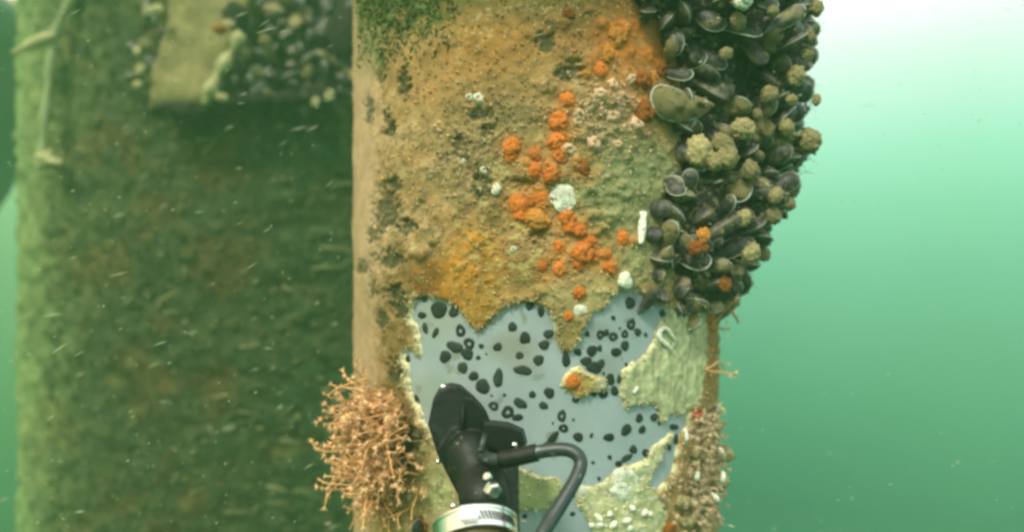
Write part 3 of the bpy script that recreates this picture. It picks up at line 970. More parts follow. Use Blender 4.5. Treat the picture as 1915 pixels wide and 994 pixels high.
cand = []
row = 0
zc = -.055
while zc < .42:
    tcur = .40 + (row % 2) * .05
    while tcur < 2.0:
        th = tcur + random.uniform(-.03, .03)
        z = zc + random.uniform(-.006, .006)
        T = float(clumpT(np.array([th]), np.array([z]))[0])
        if T > .005:
            cand.append((th, z, T))
        tcur += .0205 / (PR + max(T, .02))
    zc += .0200
    row += 1
made = []
for th, z, T in cand:
    if z > .32 or th > 1.62:
        continue
    n = Vector((math.sin(th), -math.cos(th), 0))
    tng = Vector((math.cos(th), math.sin(th), 0))
    L = random.uniform(.034, .054)
    ax = n * random.uniform(.5, 1.0) + tng * random.uniform(-.75, .55) + Vector((0, 0, random.uniform(-.75, .65)))
    tip = Vector(cyl(np.array(th), np.array(z), PR + T + random.uniform(-.008, .007)).tolist())
    x, y = 957.5 + F * tip.x / tip.y, 497 - F * tip.z / tip.y
    if y < -60:
        continue
    furred = random.random() < .17
    made.append([tip, ax, L, random.randrange(5), 'shell_fur' if furred else 'shell', x, y, random.uniform(0, 6.28), random.random() < .6])
for y in range(-15, 565, 24):
    x = float(np.interp(y, left_y, left_x)) + random.uniform(-6, 14)
    loc, n = hit(crust_bvh, x, y)
    n = pile_normal(loc)
    made.append([loc + n * random.uniform(.012, .022), n * random.uniform(.3, 1) + Vector((random.uniform(-.6, .2), 0, random.uniform(-.7, .7))), random.uniform(.030, .046), random.randrange(5),
                 'shell_fur' if random.random() < .2 else 'shell', x, y, random.uniform(0, 6.28), random.random() < .6])
# name each by its look, its strip of the clump and its rank from the top
def strip_of(m):
    lx = np.interp(m[6], left_y, left_x)
    rx = np.interp(m[6], prof_y, [1545, 1545, 1540, 1535, 1530, 1525, 1510, 1470, 1435, 1410, 1385, 1360, 1350])
    f_ = (m[5] - lx) / max(rx - lx, 30)
    return 0 if f_ < .22 else 1 if f_ < .48 else 2 if f_ < .74 else 3
SN = ["inner edge", "inner half", "outer half", "outer edge"]
def pointing(tip, ax, L):
    b0 = Vector(tip) - Vector(ax).normalized() * L
    dx, dy = tip.x / tip.y - b0.x / b0.y, tip.z / tip.y - b0.z / b0.y
    r_ = math.hypot(dx, dy) * tip.y / L
    if r_ < .35:
        return 'facing out'
    k = int(round(math.atan2(dy, dx) / (PI / 4))) % 8
    return 'pointing ' + ('right', 'up right', 'up', 'up left', 'left', 'down left', 'down', 'down right')[k]
def rank(i):
    return 'highest' if i == 0 else ORD[min(i, 24)] + ' highest'
count = {}
for m in sorted(made, key=lambda q: q[6]):
    st_ = strip_of(m)
    kind = 'furry tan' if m[4] == 'shell_fur' else 'dark'
    row_ = 'upper' if m[6] < 170 else 'middle' if m[6] < 340 else 'lower'
    kk = (st_, kind, m[8], pointing(m[0], m[1], m[2]), row_)
    i = count.get(kk, 0)
    count[kk] = i + 1
    rim_ = 'pale rimmed' if m[8] else 'dull rimmed'
    mussel(m[0], m[1], m[2], m[3], m[4], f'{rank(i)} {rim_} {kind} mussel {kk[3]} on the clump\'s {row_} {SN[st_]}', 'mussels clumped on the right of the pile', m[7], m[8])
print('mussels', len(made))

# special mussels
loc, n = hit(crust_bvh, 1262, 178)
mussel(W(1218, 180, loc.y - .02), Vector((-1, -.25, .08)), .062, 1, 'shell_fur', 'large green tan mussel lying sideways beside the rusty sponges', 'mussels clumped on the right of the pile', PI / 2)
for px, py, ax, L, lab in ((1237, 490, (-.25, -1, -.3), .036, 'round grey mussel at the lower left corner of the clump'),
                           (1318, 757, (.5, -.5, .7), .022, 'small dark mussel on the right rim above the red sponge'),
                           (1290, 905, (.3, -.8, .3), .034, 'dark mussel half buried at the inner side of the beige tufts'),
                           (1268, 800, (-.1, -.5, .9), .028, 'dark narrow mussel at the right end of the grey patch'),
                           (793, 965, (-.2, -.6, .75), .030, 'blue black shiny mussel left of the steel clamp'),
                           (768, 822, (-.3, -.8, .2), .030, 'black mussel in the gap behind the pink hydroid bush'),
                           (762, 868, (-.6, -.6, -.2), .028, 'dark mussel low in the gap behind the pink hydroid bush')):
    loc, n = hit(crust_bvh, px, py)
    if loc is None:
        continue
    mussel(loc + pile_normal(loc) * .013, ax, L, 0, 'shell', lab, 'single mussels on the pile', random.uniform(0, 6))

# silt tufts, threads and grit clinging to the mussels (uncountable)
bpy.context.view_layer.update()
gv, gf = [], []
for o in COL.objects:
    if o.type == 'MESH' and o.name.startswith('valve'):
        mw_ = o.parent.matrix_world @ o.matrix_basis
        k = len(gv)
        gv += [tuple(mw_ @ v.co) for v in o.data.vertices]
        gf += [tuple(k + i for i in p.vertices) for p in o.data.polygons]
mus_bvh = BVHTree.FromPolygons(gv, gf)
V, Fc, C = [], [], []
for i in range(9000):
    th, z = rng.uniform(.5, 1.75), rng.uniform(-.06, .33)
    T = float(clumpT(np.array([th]), np.array([z]))[0])
    if T < .008:
        continue
    n = Vector((math.sin(th), -math.cos(th), 0))
    o_ = Vector(cyl(np.array(th), np.array(z), PR + T + .06).tolist())
    dirn = (-n + Vector((rng.normal(0, .3), rng.normal(0, .3), rng.normal(-.1, .3)))).normalized()
    loc, nn, _, _ = mus_bvh.ray_cast(o_, dirn, .12)
    if loc is None:
        continue
    patch = fbm(np.array([loc[:]]) * 45, 411, 2)[0]
    if patch < .46:
        continue
    if nn.dot(dirn) > 0:
        nn = -nn
    thread = rng.random() < .10
    l = rng.uniform(.008, .020) if thread else rng.uniform(.0015, .0042)
    t = (nn * rng.uniform(.3, 1) + Vector(rng.normal(0, .7, 3))).normalized()
    s_ = Vector(rng.normal(size=3)).cross(t).normalized() * (.0004 if thread else l * rng.uniform(.3, .6))
    w_ = t.cross(s_)
    k = len(V)
    p = loc - nn * .0004
    V += [p - s_, p + s_, p + w_, p + t * l]
    Fc += [(k, k + 1, k + 3), (k + 1, k + 2, k + 3), (k + 2, k, k + 3), (k, k + 2, k + 1)]
    c_ = np.array((.50, .48, .34)) if rng.random() < .14 else np.array((.20, .17, .08))
    C += [c_ * rng.uniform(.5, 1.35)] * 4
mt = link('mussel_turf', mesh_from(V, Fc, M['turf'], np.array(C), smooth=False, name='mussel_turf'))
mt['kind'] = 'stuff'
tag(mt, 'ragged silty turf and threads clinging to the mussel clump', 'turf')

# tan sponges and sea squirts on the clump
TN = [(1381, 5, 20, 'white'), (1372, 45, 16, 'tan'), (1429, 181, 18, 'tan'), (1381, 245, 23, 'tan'), (1478, 147, 20, 'tan'), (1502, 266, 25, 'tan'), (1300, 287, 28, 'tan'), (1345, 275, 22, 'tan'), (1352, 296, 22, 'tan'),
      (1408, 217, 10, 'tan'), (1460, 242, 16, 'tan'), (1516, 190, 10, 'tan'), (1499, 106, 14, 'tan'), (1502, 75, 14, 'tan'), (1435, 27, 12, 'tan'), (1515, 20, 16, 'tan'), (1395, 322, 19, 'tan'), (1330, 305, 18, 'tan'),
      (1440, 367, 15, 'tan'), (1437, 405, 16, 'tan'), (1382, 409, 16, 'tan'), (1466, 383, 13, 'tan'), (1392, 473, 20, 'tan'), (1420, 476, 13, 'tan'), (1308, 441, 15, 'amber'), (1298, 463, 18, 'rust'), (1347, 531, 14, 'rust'),
      (1256, 243, 19, 'orange'), (1470, 190, 12, 'tan'), (1350, 105, 13, 'tan'), (1290, 215, 12, 'tan')]
TNL = ['pale cream lump at the top edge of the clump', 'tan sponge ball under the pale lump near the top', 'small round tan sponge in the upper middle of the clump', 'large tan sponge ball in the centre of the clump',
       'tan sponge ball near the upper right edge', 'largest tan sponge on the outer right bulge', 'big yellow tan sponge at the inner edge of the clump', 'tan sponge right of the big yellow tan one',
       'yellow tan sponge below the pair at the inner edge', 'tiny pale sponge between two dark mussels in the upper middle', 'tan sponge right of the large centre ball', 'small sponge knob sticking out over bright water',
       'tan sponge on the upper outer edge', 'tan sponge near the top of the outer edge', 'small tan sponge near the top of the clump', 'tan sponge in the top right corner of the clump', 'tan sponge over the white lipped shell',
       'tan sponge under the big yellow tan one', 'brown tan sponge on the outer slope above the lower bulge', 'brown tan sponge below the outer slope one', 'pale sponge patch in the middle of the lower clump', 'small tan sponge on the outer lower edge',
       'pale green sponge on the lowest bulge', 'small tan sponge right of the lowest bulge', 'amber sponge in the dark hollow of the lower clump', 'brown sponge below the amber one in the dark hollow', 'rust sponge at the clump bottom right',
       'round dark orange sponge on the clump under the green mussel', 'small tan sponge right of the upper middle ball', 'olive sponge knob high on the inner half', 'small olive sponge above the big yellow tan one']
fuzzy = [bumpy(300 + i, nb=40, amp=.20, sub=4, flat=.85, fuzz=.10) for i in range(4)]
fz = mesh_set(fuzzy, M['tan'], 'tan_sponge')
for i, ((x, y, r, k), lab) in enumerate(zip(TN, TNL)):
    me = fz[i % 4] if k == 'tan' else (mesh_from(*fuzzy[i % 4], M['white'], name='cream_sponge') if k == 'white' else sets[k][i % 6])
    for dx in range(0, 90, 6):
        loc, n = hit(tip_bvh, x - dx, y)
        if loc is not None:
            break
    if loc is None:
        continue
    if dx:
        loc = W(x, y, loc.y)
    nn = (pile_normal(loc) + Vector((-.1, -.8, .1))).normalized()
    o = link('sponge', me)
    s = r / F * loc.y
    o.location = loc + nn * .006
    o.rotation_mode = 'QUATERNION'
    o.rotation_quaternion = quat_to(nn, random.uniform(0, 6.28))
    a_ = random.uniform(.85, 1.18)
    o.scale = (s * a_, s / a_, s * .95)
    tag(o, lab, 'sponge', 'sponges on the mussel clump')

# ------------------------------------------------------------------ hydroids
def stalk_mesh(seed, mat, bend=.5, rad=.022):
    r = np.random.default_rng(seed)
    p = [Vector((0, 0, 0))]
    d = Vector((r.uniform(-bend, bend), r.uniform(-bend, bend), 1))
    k = Vector((r.uniform(-bend, bend), r.uniform(-bend, bend), 0))
    for i in range(6):
        d = (d + k * .35 + Vector(r.normal(0, .20, 3))).normalized()
        p.append(p[-1] + d / 6)
    V, Fc = tube(p, [rad * (1.1 - .25 * i / 6) for i in range(7)], 6)
    return mesh_from(V, Fc, mat, name='stalk'), p[-1], d, p
def polyp_mesh(seed, mat):
    """a flower-like polyp: bulb with a ring of short tentacles"""
    r = np.random.default_rng(seed)
    V, Fc = ico(1)
    V = (V * np.array((.30, .30, .42)) + np.array((0, 0, .25))).tolist()
    Fc = [list(f) for f in Fc]
    for k in range(9):
        a = 2 * PI * k / 9 + r.uniform(-.2, .2)
        up = r.uniform(.15, .75)
        c = Vector((math.cos(a), math.sin(a), 0))
        p0 = c * .22 + Vector((0, 0, .22))
        p1 = p0 + c * .55 + Vector((0, 0, up))
        s = Vector((-c.y, c.x, 0)) * .09
        b0 = len(V)
        V += [tuple(p0 - s), tuple(p0 + s), tuple(p0 + Vector((0, 0, .16))), tuple(p1)]
        Fc += [[b0, b0 + 1, b0 + 3], [b0 + 1, b0 + 2, b0 + 3], [b0 + 2, b0, b0 + 3]]
    return mesh_from(V, Fc, mat, smooth=False, name='polyp')
STK = {k: [stalk_mesh(i + 40 * j, M[k]) for i in range(10)] for j, k in enumerate(('stalk', 'beige'))}
PLP = {'stalk': [polyp_mesh(i, M['polyp']) for i in range(4)], 'beige': [polyp_mesh(i, M['beige']) for i in range(4)]}

M['base'] = organic('hydroid_base', (.46, .22, .09), var=.5, var_scale=3, fleck=(.50, .36, .17), fleck_scale=14, fleck_amt=.12, rough=.9, bump=1, bump_scale=10, dist=.004)
fzr = mesh_set(fuzzy, M['base'], 'base_mat')
def R0(px, d):
    return px / F * d

def add_stalk(root, base, d, L, kind, head=.0036, rscale=1.0, side=0):
    me, tip, td, pth = random.choice(STK[kind])
    add_stalk.last = pth
    o = link('stalk', me, root)
    o.location = Vector(base) - root.location
    q = quat_to(d, random.uniform(0, 6.28))
    o.rotation_mode = 'QUATERNION'
    o.rotation_quaternion = q
    rs = .0011 / .028 * rscale
    o.scale = (L * .8, L * .8, L) if L < .02 else (rs * .6 + L * .4, rs * .6 + L * .4, L)
    p = link('polyp', random.choice(PLP[kind]), o)
    p.location = tip
    p.rotation_mode = 'QUATERNION'
    p.rotation_quaternion = quat_to(td, random.uniform(0, 6))
    p.scale = (head / o.scale[0], head / o.scale[1], head / o.scale[2])
    for k in range(side):
        p = link('polyp', random.choice(PLP[kind]), o)
        p.location = pth[random.randint(3, 5)].lerp(pth[-1], random.uniform(0, .4))
        p.rotation_mode = 'QUATERNION'
        p.rotation_quaternion = quat_to((random.gauss(0, 1), random.gauss(0, 1), .6), 0)
        h2 = head * random.uniform(.55, .85)
        p.scale = (h2 / o.scale[0], h2 / o.scale[1], h2 / o.scale[2])
    return o

def bush(label, cat, pts, count, Lr, kind, lean, spread, head=.0034, side=0, off=0.0):
    first = hit(crust_bvh, *pts[0][:2])[0]
    root = thing('hydroid_colony', label, cat, first)
    if count > 300:
        for x, y, rx in ((700, 790, 52), (706, 850, 50), (722, 760, 36), (728, 895, 36)):
            loc, n = hit(crust_bvh, x, y)
            o = link('base_mat', fzr[x % 4], root)
            o.location = loc + n * .008 - root.location
            o.scale = (R0(rx, loc.y), R0(rx, loc.y), R0(rx * .9, loc.y))
    for i in range(count):
        x, y, sx_, sy_ = random.choice(pts)
        px, py = random.gauss(x, sx_), random.gauss(y, sy_)
        loc, n = hit(crust_bvh, max(px, 677), py)
        if loc is None:
            continue
        n = pile_normal(loc)
        d = n * .8 + Vector(lean) + Vector((random.gauss(0, spread), random.gauss(0, spread), random.gauss(0, spread)))
        add_stalk(root, loc + n * (random.random() * off - .002), d, Lr[0] + (Lr[1] - Lr[0]) * random.random() ** 1.7, kind, head * random.uniform(.75, 1.25), side=side)
    return root
bush('bushy pink orange hydroid colony with pale polyp tips on the left rim of the pile', 'hydroid',
     [(735, 770, 24, 22), (730, 830, 28, 28), (745, 800, 20, 30), (742, 880, 22, 18), (715, 790, 14, 30)], 400, (.012, .050), 'stalk', (-.52, -.12, -.02), .42, .0044, 4, .030)
bush('short dense orange hydroid tuft below the pink bush', 'hydroid', [(738, 915, 22, 14), (722, 938, 20, 12)], 120, (.010, .030), 'stalk', (-.35, -.1, -.25), .35, .0028, 1, .012)
for lab, bpt, dirs in (('two pink hydroid stalks sticking out over water below the mussels', (1322, 560), [(1462, 537), (1448, 576), (1415, 548)]),
                       ('short pale hydroid sprig on the right rim under the stalks', (1326, 612), [(1386, 610), (1360, 604)]),
                       ('forked beige hydroid sprig midway down the right rim', (1318, 690), [(1384, 678), (1366, 660), (1345, 700)])):
    loc, n = hit(crust_bvh, *bpt)
    root = thing('hydroid_sprig', lab, 'hydroid', loc, 'hydroid sprigs on the right rim')
    for (x, y) in dirs:
        e = W(x, y, loc.y + .004)
        d = e - loc
        st_o = add_stalk(root, loc, d, d.length, 'stalk', .0042, 1.4)
        st_p = add_stalk.last
        for t_ in (3, 4):
            side = Vector((random.uniform(.2, .6), random.uniform(-.5, .2), random.uniform(-.9, .9)))
            add_stalk(root, root.location + st_o.matrix_basis @ st_p[t_], side, random.uniform(.008, .014), 'stalk', .003)
# beige tufts at the lower right rim
bush('dense beige hydroid tufts crowding the lower right rim of the pile', 'hydroid',
     [(1300, 820, 10, 26), (1308, 860, 10, 30), (1296, 900, 16, 30), (1288, 950, 20, 30), (1310, 800, 8, 20), (1300, 940, 14, 30)], 270, (.004, .013), 'beige', (.30, -.35, .05), .6, .0046, 1, .016)
for i, (x, y, r) in enumerate(((1332, 795, 19), (1345, 848, 26), (1336, 898, 26), (1322, 944, 18), (1284, 970, 18), (1300, 845, 16), (1275, 938, 17))):
    for dx in range(0, 60, 4):
        loc, n = hit(crust_bvh, x - dx, y)
        if loc is not None:
            break
    o = link('sponge', fz[i % 4])
    o.location = W(x, y, loc.y - .004)
    s = r / F * loc.y
    o.scale = (s, s, s * .9)
    tag(o, ['topmost silty sponge lump in the beige tufts', 'outermost silty sponge lump of the beige tufts', 'broad silty lump in the middle of the beige tufts', 'silty lump at the lower outer side of the beige tufts',
            'silty lump at the bottom edge below the beige tufts', 'silty lump on the inner side near the red sponge', 'silty lump at the inner bottom of the beige tufts'][i], 'sponge', 'silty lumps in the beige tufts')

for (x, y, x2, y2, w), lab in zip(((1281, 800, 1283, 830, 4), (1345, 835, 1352, 858, 5), (1352, 880, 1349, 905, 5), (1305, 880, 1299, 900, 5), (1330, 920, 1345, 940, 5)),
        ('long pale scrap of shell standing at the inner side of the beige tufts', 'pale scrap sticking out at the outer top of the beige tufts', 'pale scrap at the outer middle of the beige tufts',
         'pale scrap in the centre of the beige tufts', 'pale scrap at the lower outer side of the beige tufts')):
    loc = hit(crust_bvh, min(x, 1318), y)[0]
    d0 = loc.y - .018
    V, Fc = tube(catmull([W(x, y, d0), W((x + x2) / 2 + 2, (y + y2) / 2, d0 - .004), W(x2, y2, d0)], 5), [R0(w, d0) * k for k in (.3, .6, .8, .9, 1, 1, .95, .9, .7, .5, .2)], 7)
    tag(link('shell_scrap', mesh_from(V, Fc, M['white_strip'])), lab, 'shell', 'pale scraps in the beige tufts')

# ------------------------------------------------------------------ turf and algae on the crust (uncountable)
def flecks(name, n, sel, size, colf, label, cat, mat, lengthen=1.0, out=.3):
    ids = rng.choice(np.nonzero(sel)[0], n)
    V, Fc, C = [], [], []
    nrm = np.stack([np.sin(tg), -np.cos(tg), 0 * tg], -1)
    for i in ids:
        p, nn = Vector(Pc[i]), Vector(nrm[i])
        s = rng.uniform(*size)
        t = Vector(rng.normal(size=3))
        t = (t - nn * t.dot(nn) * (1 - out)).normalized()
        b_ = nn.cross(t).normalized()
        a0 = len(V)
        l = s * lengthen
        V += [p + b_ * s * .35, p - b_ * s * .35, p + nn * s * .6 + t * s * .2, p + t * l + nn * s * .35]
        Fc += [(a0, a0 + 2, a0 + 1), (a0, a0 + 3, a0 + 2), (a0 + 1, a0 + 2, a0 + 3), (a0, a0 + 1, a0 + 3)]
        c = colf(i)
        C += [c] * 4
    o = link(name, mesh_from(V, Fc, mat, np.array(C), smooth=False, name=name))
    o['kind'] = 'stuff'
    return tag(o, label, cat)
vis = front & (zg > -.31) & (zg < .31) & (edge > 4) & ~silt_in
flecks('turf', 6500, vis & (leftstrip < .5) & (rng.random(len(tg)) < .25 + oz), (.0011, .0036), lambda i: np.clip(col[i] * rng.uniform(.8, 1.9) + rng.uniform(0, .05), 0, .8), 'short gritty turf and shell grains over the tan crust', 'turf', M['turf'])
flecks('algae', 1300, front & (PY < 130) & (PY > -60) & (PXf > 675) & (PXf < 860) & (rng.random(len(tg)) < np.exp(-((PXf - 750) / 90) ** 2 - (PY / 90) ** 2)), (.0016, .0034),
       lambda i: (.1, .1, .1), 'short green algae blades at the top left of the pile', 'algae', M['algae'], 2.6, .5)
rimsel = (edge > 0) & (edge < 7) & front & ~far
bz_ = np.exp(-((PXf - 1125) / 70) ** 2 - ((PY - 225) / 70) ** 2) + .7 * np.exp(-((PXf - 890) / 60) ** 2 - ((PY - 270) / 80) ** 2)
flecks('barnacle_grit', 900, vis & (rng.random(len(tg)) < bz_), (.0014, .0042), lambda i: np.array((.62, .45, .29)) * rng.uniform(.5, 1.25), 'pinkish grit and tiny young barnacles around the barnacle cluster', 'grit', M['turf'])
flecks('crust_crumbs', 1500, rimsel & (rng.random(len(tg)) < .5), (.0008, .0034), lambda i: np.array((.55, .50, .29)) * rng.uniform(.5, 1.2), 'pale crumbs along the flaking edge of the crust', 'crumbs', M['turf'])

# ------------------------------------------------------------------ the probe pressed on the pile
def blob_union(items, voxel, hulls=(), smooth_it=8):
    """union of balls swept between pairs of points: one continuous hull (voxel remesh)"""
    bm = bmesh.new()
    for (p, r0, q, r1) in items:
        n = 6
        for k in range(n + 1):
            t = k / n
            c = p.lerp(q, t)
            r = r0 + (r1 - r0) * t
            m = Matrix.Translation(c) @ Matrix.Scale(r, 4)
            bmesh.ops.create_icosphere(bm, subdivisions=3, radius=1, matrix=m)
    for pts_ in hulls:
        b2 = bmesh.new()
        for p in pts_:
            b2.verts.new(p)
        bmesh.ops.convex_hull(b2, input=b2.verts[:])
        tmp = bpy.data.meshes.new('tmp')
        b2.to_mesh(tmp)
        b2.free()
        bm.from_mesh(tmp)
    me = bpy.data.meshes.new('hull')
    bm.to_mesh(me)
    bm.free()
    o = bpy.data.objects.new('hull', me)
    COL.objects.link(o)
    md = o.modifiers.new('r', 'REMESH')
    md.mode = 'VOXEL'
    md.voxel_size = voxel
    sm = o.modifiers.new('s', 'SMOOTH')
    sm.iterations = smooth_it
    sm.factor = .5
    dg = bpy.context.evaluated_depsgraph_get()
    me2 = bpy.data.meshes.new_from_object(o.evaluated_get(dg))
    bpy.data.objects.remove(o)
    me2.polygons.foreach_set('use_smooth', [True] * len(me2.polygons))
    return me2
def R_(px, d):
    return px / F * d
probe = thing('inspection_probe', 'black rubber inspection probe with cable and steel hose clamp, pressed against the grey patch', 'probe', W(880, 900, .49))
def ppart(name, me, mat):
    me.materials.clear()
    me.materials.append(mat)
    o = link(name, me, probe)
    o.matrix_parent_inverse = Matrix.Translation(-probe.location)
    return o
def seg(x0, y0, d0, r0, x1, y1, d1, r1):
    return (W(x0, y0, d0), R_(r0, d0), W(x1, y1, d1), R_(r1, d1))
body = [seg(880, 850, .505, 46, 900, 900, .49, 46), seg(900, 900, .49, 46, 905, 930, .47, 48), seg(845, 745, .545, 26, 838, 738, .558, 22)]
head_f = [(800, 792), (810, 745), (822, 730), (842, 719), (857, 722), (866, 760), (858, 830), (825, 842)]
head_b = [(804, 782), (816, 732), (842, 714), (862, 718), (888, 740), (908, 762), (918, 800), (880, 850), (815, 842)]
shoulder_f = [(868, 742), (885, 745), (910, 768), (922, 800), (912, 850), (870, 870), (862, 790)]
hull1 = [W(x, y, .512 - (y - 780) * .00006) for x, y in head_f] + [W(x, y, .545) for x, y in head_b]
hull2 = [W(x, y, .516) for x, y in shoulder_f] + [W(x, y, .548) for x, y in shoulder_f]
hull3 = [W(x, y, .507) for x, y in ((815, 842), (850, 800), (900, 820), (940, 870), (925, 930), (862, 935), (838, 890))] + [W(x, y, .545) for x, y in ((815, 842), (850, 800), (910, 810), (935, 870), (925, 920), (862, 925))]
ppart('body', blob_union(body, .0010, (hull1, hull2, hull3), 5), M['rubber'])
ppart('boss', blob_union([], .0009, ([W(x, y, .492) for x, y in ((905, 790), (950, 795), (976, 806), (982, 828), (972, 842), (930, 846), (900, 830))] + [W(x, y, .53) for x, y in ((900, 782), (950, 787), (980, 800), (987, 826), (976, 846), (930, 852), (895, 835))],), 5), M['rubber'])
for a0, a1 in (((866, 752), (861, 832)), ((806, 800), (822, 838))):
    V, Fc = tube([W(a0[0], a0[1], .5135), W((a0[0] + a1[0]) / 2 + 1, (a0[1] + a1[1]) / 2, .5105), W(a1[0], a1[1], .5095)], R_(2.2, .51), 6)
    ppart('seam', mesh_from(V, Fc, M['rubber']), M['rubber'])
ppart('support_arm', blob_union([seg(945, 850, .52, 26, 945, 905, .505, 26), seg(945, 905, .505, 26, 948, 1010, .47, 26)], .0012), M['rubber'])
cab = catmull([W(902, 852, .485), W(930, 859, .475), W(985, 849, .468), W(1025, 841, .466), W(1060, 840, .464), W(1080, 850, .461), W(1086, 868, .458), W(1076, 896, .452), W(1056, 931, .445), W(1034, 966, .438), W(1014, 998, .43), W(985, 1050, .42), W(930, 1130, .40)], 8)
V, Fc = tube(cab, R_(13, .46), 14)
ppart('cable', mesh_from(V, Fc, M['cable']), M['cable'])
V, Fc = tube(catmull([W(936, 858, .474), W(960, 855, .471), W(1004, 845, .467)], 6), R_(16.5, .468), 14)
ppart('strain_relief', mesh_from(V, Fc, M['rubber']), M['rubber'])
V, Fc = tube([W(898, 846, .476), W(903, 826, .480), W(907, 812, .484)], R_(6, .48), 10)
ppart('cable_tip', mesh_from(V, Fc, M['cable']), M['cable'])
# clamp: a flat band round the probe's neck
axis = Vector((-.13, .72, .69)).normalized()
ux = Vector((1, 0, 0))
ux = (ux - axis * ux.dot(axis)).normalized()
uy = axis.cross(ux).normalized()
if uy.y > 0:
    uy = -uy
near = W(886, 959, .430)
CR = .0285
cc = near - uy * CR
def ring(r0, r1, h0, h1, k=64, c=None):
    V, Fc = [], []
    for i in range(k):
        a = 2 * PI * i / k
        rad = ux * math.cos(a) + uy * math.sin(a)
        for r, h in ((r0, h0), (r1, h0), (r1, h1), (r0, h1)):
            V.append((c or cc) + rad * r + axis * h)
    for i in range(k):
        j = (i + 1) % k
        for s in range(4):
            t = (s + 1) % 4
            Fc.append((i * 4 + s, i * 4 + t, j * 4 + t, j * 4 + s))
    return V, Fc
def fix(me):
    bm = bmesh.new()
    bm.from_mesh(me)
    bmesh.ops.recalc_face_normals(bm, faces=bm.faces)
    bm.to_mesh(me)
    bm.free()
    return me
V, Fc = ring(CR - .0012, CR, -.0075, .0055)
o = ppart('clamp_band', fix(mesh_from(V, Fc, M['steel'], smooth=False)), M['steel'])
V, Fc = ring(CR - .0005, CR + .0009, .0040, .0056)
ppart('clamp_lip', fix(mesh_from(V, Fc, M['steel'], smooth=False)), M['steel'])
V, Fc = ring(.008, .0225, -.05, .006)
ppart('collar', fix(mesh_from(V, Fc, M['collar'], smooth=False)), M['collar'])
bm = bmesh.new()
for i in range(13):
    a = PI / 2 - math.radians(1 + i * 5.2)
    rad = ux * math.cos(a) + uy * math.sin(a)
    tn = (-ux * math.sin(a) + uy * math.cos(a))
    t2 = (axis * .92 + tn * .38).normalized()
    t3 = rad.cross(t2).normalized()
    m = Matrix((t2, t3, rad)).transposed().to_4x4()
    m.translation = cc + rad * (CR + .0001) - axis * .0012
    bmesh.ops.create_cube(bm, size=1, matrix=m @ Matrix.Diagonal((.0066, .0011, .0007, 1)))
me = bpy.data.meshes.new('slots')
bm.to_mesh(me)
bm.free()
ppart('band_slots', me, M['dark_gap'])
def boxat(c, X, Y, Z, sx_, sy_, sz_, bev=.001):
    bm = bmesh.new()
    m = Matrix((X, Y, Z)).transposed().to_4x4()
    m.translation = c
    bmesh.ops.create_cube(bm, size=1, matrix=m @ Matrix.Diagonal((sx_, sy_, sz_, 1)))
    bmesh.ops.bevel(bm, geom=bm.edges[:], offset=bev, segments=2, affect='EDGES')
    me = bpy.data.meshes.new('box')
    bm.to_mesh(me)
    bm.free()
    return me
ppart('clamp_screw_housing', boxat(cc + uy * (CR + .003) - ux * .003 - axis * .001, ux, axis, uy, .012, .0095, .006), M['steel'])
def bolt(c, n, r, name='bolt'):
    q = quat_to(n)
    V = []
    k = 6
    for h, s in ((0, 1), (.75, 1), (1.0, .8)):
        for i in range(k):
            a = 2 * PI * i / k
            V.append(c + q @ Vector((r * s * math.cos(a), r * s * math.sin(a), h * r)))
    V.append(c + q @ Vector((0, 0, r)))
    Fc = [(l * k + i, l * k + (i + 1) % k, (l + 1) * k + (i + 1) % k, (l + 1) * k + i) for l in range(2) for i in range(k)] + [(12 + i, 12 + (i + 1) % k, 18) for i in range(k)]
    return ppart(name, mesh_from(V, Fc, M['steel'], smooth=False), M['steel'])
bolt(W(918, 913, .455), Vector((.55, -1, -.15)), R_(16, .455))
bolt(W(914, 892, .460), Vector((-.5, -.6, .5)), R_(9, .455))
for x, y, d, r in ((829, 723, .523, 7), (962, 831, .483, 6), (820, 862, .515, 5), (848, 945, .452, 6.5)):  # small steel balls added in place of bright glints on the rubber
    V, Fc = ico(2)
    c = W(x, y, d)
    V = [c + Vector(v) * R_(r, d) for v in V]
    ppart('glint_ball', mesh_from(V, Fc, M['steel']), M['steel'])

# ------------------------------------------------------------------ behind: the far pile, brace, strap, dark member
D2, R2, A2 = .83 / math.sin(math.radians(20.2)), .83, math.radians(-16.3)
C2 = (D2 * math.sin(A2), D2 * math.cos(A2))
ft = np.concatenate([np.arange(-PI, -1.6, .1), np.arange(-1.6, 1.6, .012), np.arange(1.6, PI - .05, .1)])
fzv = np.concatenate([[-1.0], np.arange(-.75, .80, .009), [1.0]])
t3, z3 = [a.ravel() for a in np.meshgrid(ft, fzv, indexing='xy')]
def cyl2(th, z, r):
    return np.stack([C2[0] + r * np.sin(th), C2[1] - r * np.cos(th), z + 0 * th], -1)
Pf = cyl2(t3, z3, R2)
q1, q2_, q3_ = fbm(Pf * 1000 / 130, 201, 4), fbm(Pf * 1000 / 50, 203, 4), fbm(Pf * 1000 / 22, 205, 3)
Pf = cyl2(t3, z3, R2 + .030 * (q2_ - .5) + .020 * (q3_ - .5))
fc = np.tile(np.array((.062, .078, .028)), (len(t3), 1))
def fm(w, c):
    global fc
    w = np.clip(w, 0, 1)[:, None]
    fc = fc * (1 - w) + np.array(c) * w
fm(sstep(.48, .62, q1) * .9, (.115, .080, .025))
fm(sstep(.52, .66, q2_) * .7, (.028, .055, .022))
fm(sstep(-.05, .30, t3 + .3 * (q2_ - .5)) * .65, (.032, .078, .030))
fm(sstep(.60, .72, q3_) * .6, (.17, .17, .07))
fm(sstep(.0, -.95, t3 + .35 * (q2_ - .5)) ** 1.9 * .92, (.24, .35, .13))  # lit, hazy left limb painted into the colour as paler green
fc *= (.80 + .2 * sstep(-.2, -.8, t3))[:, None]
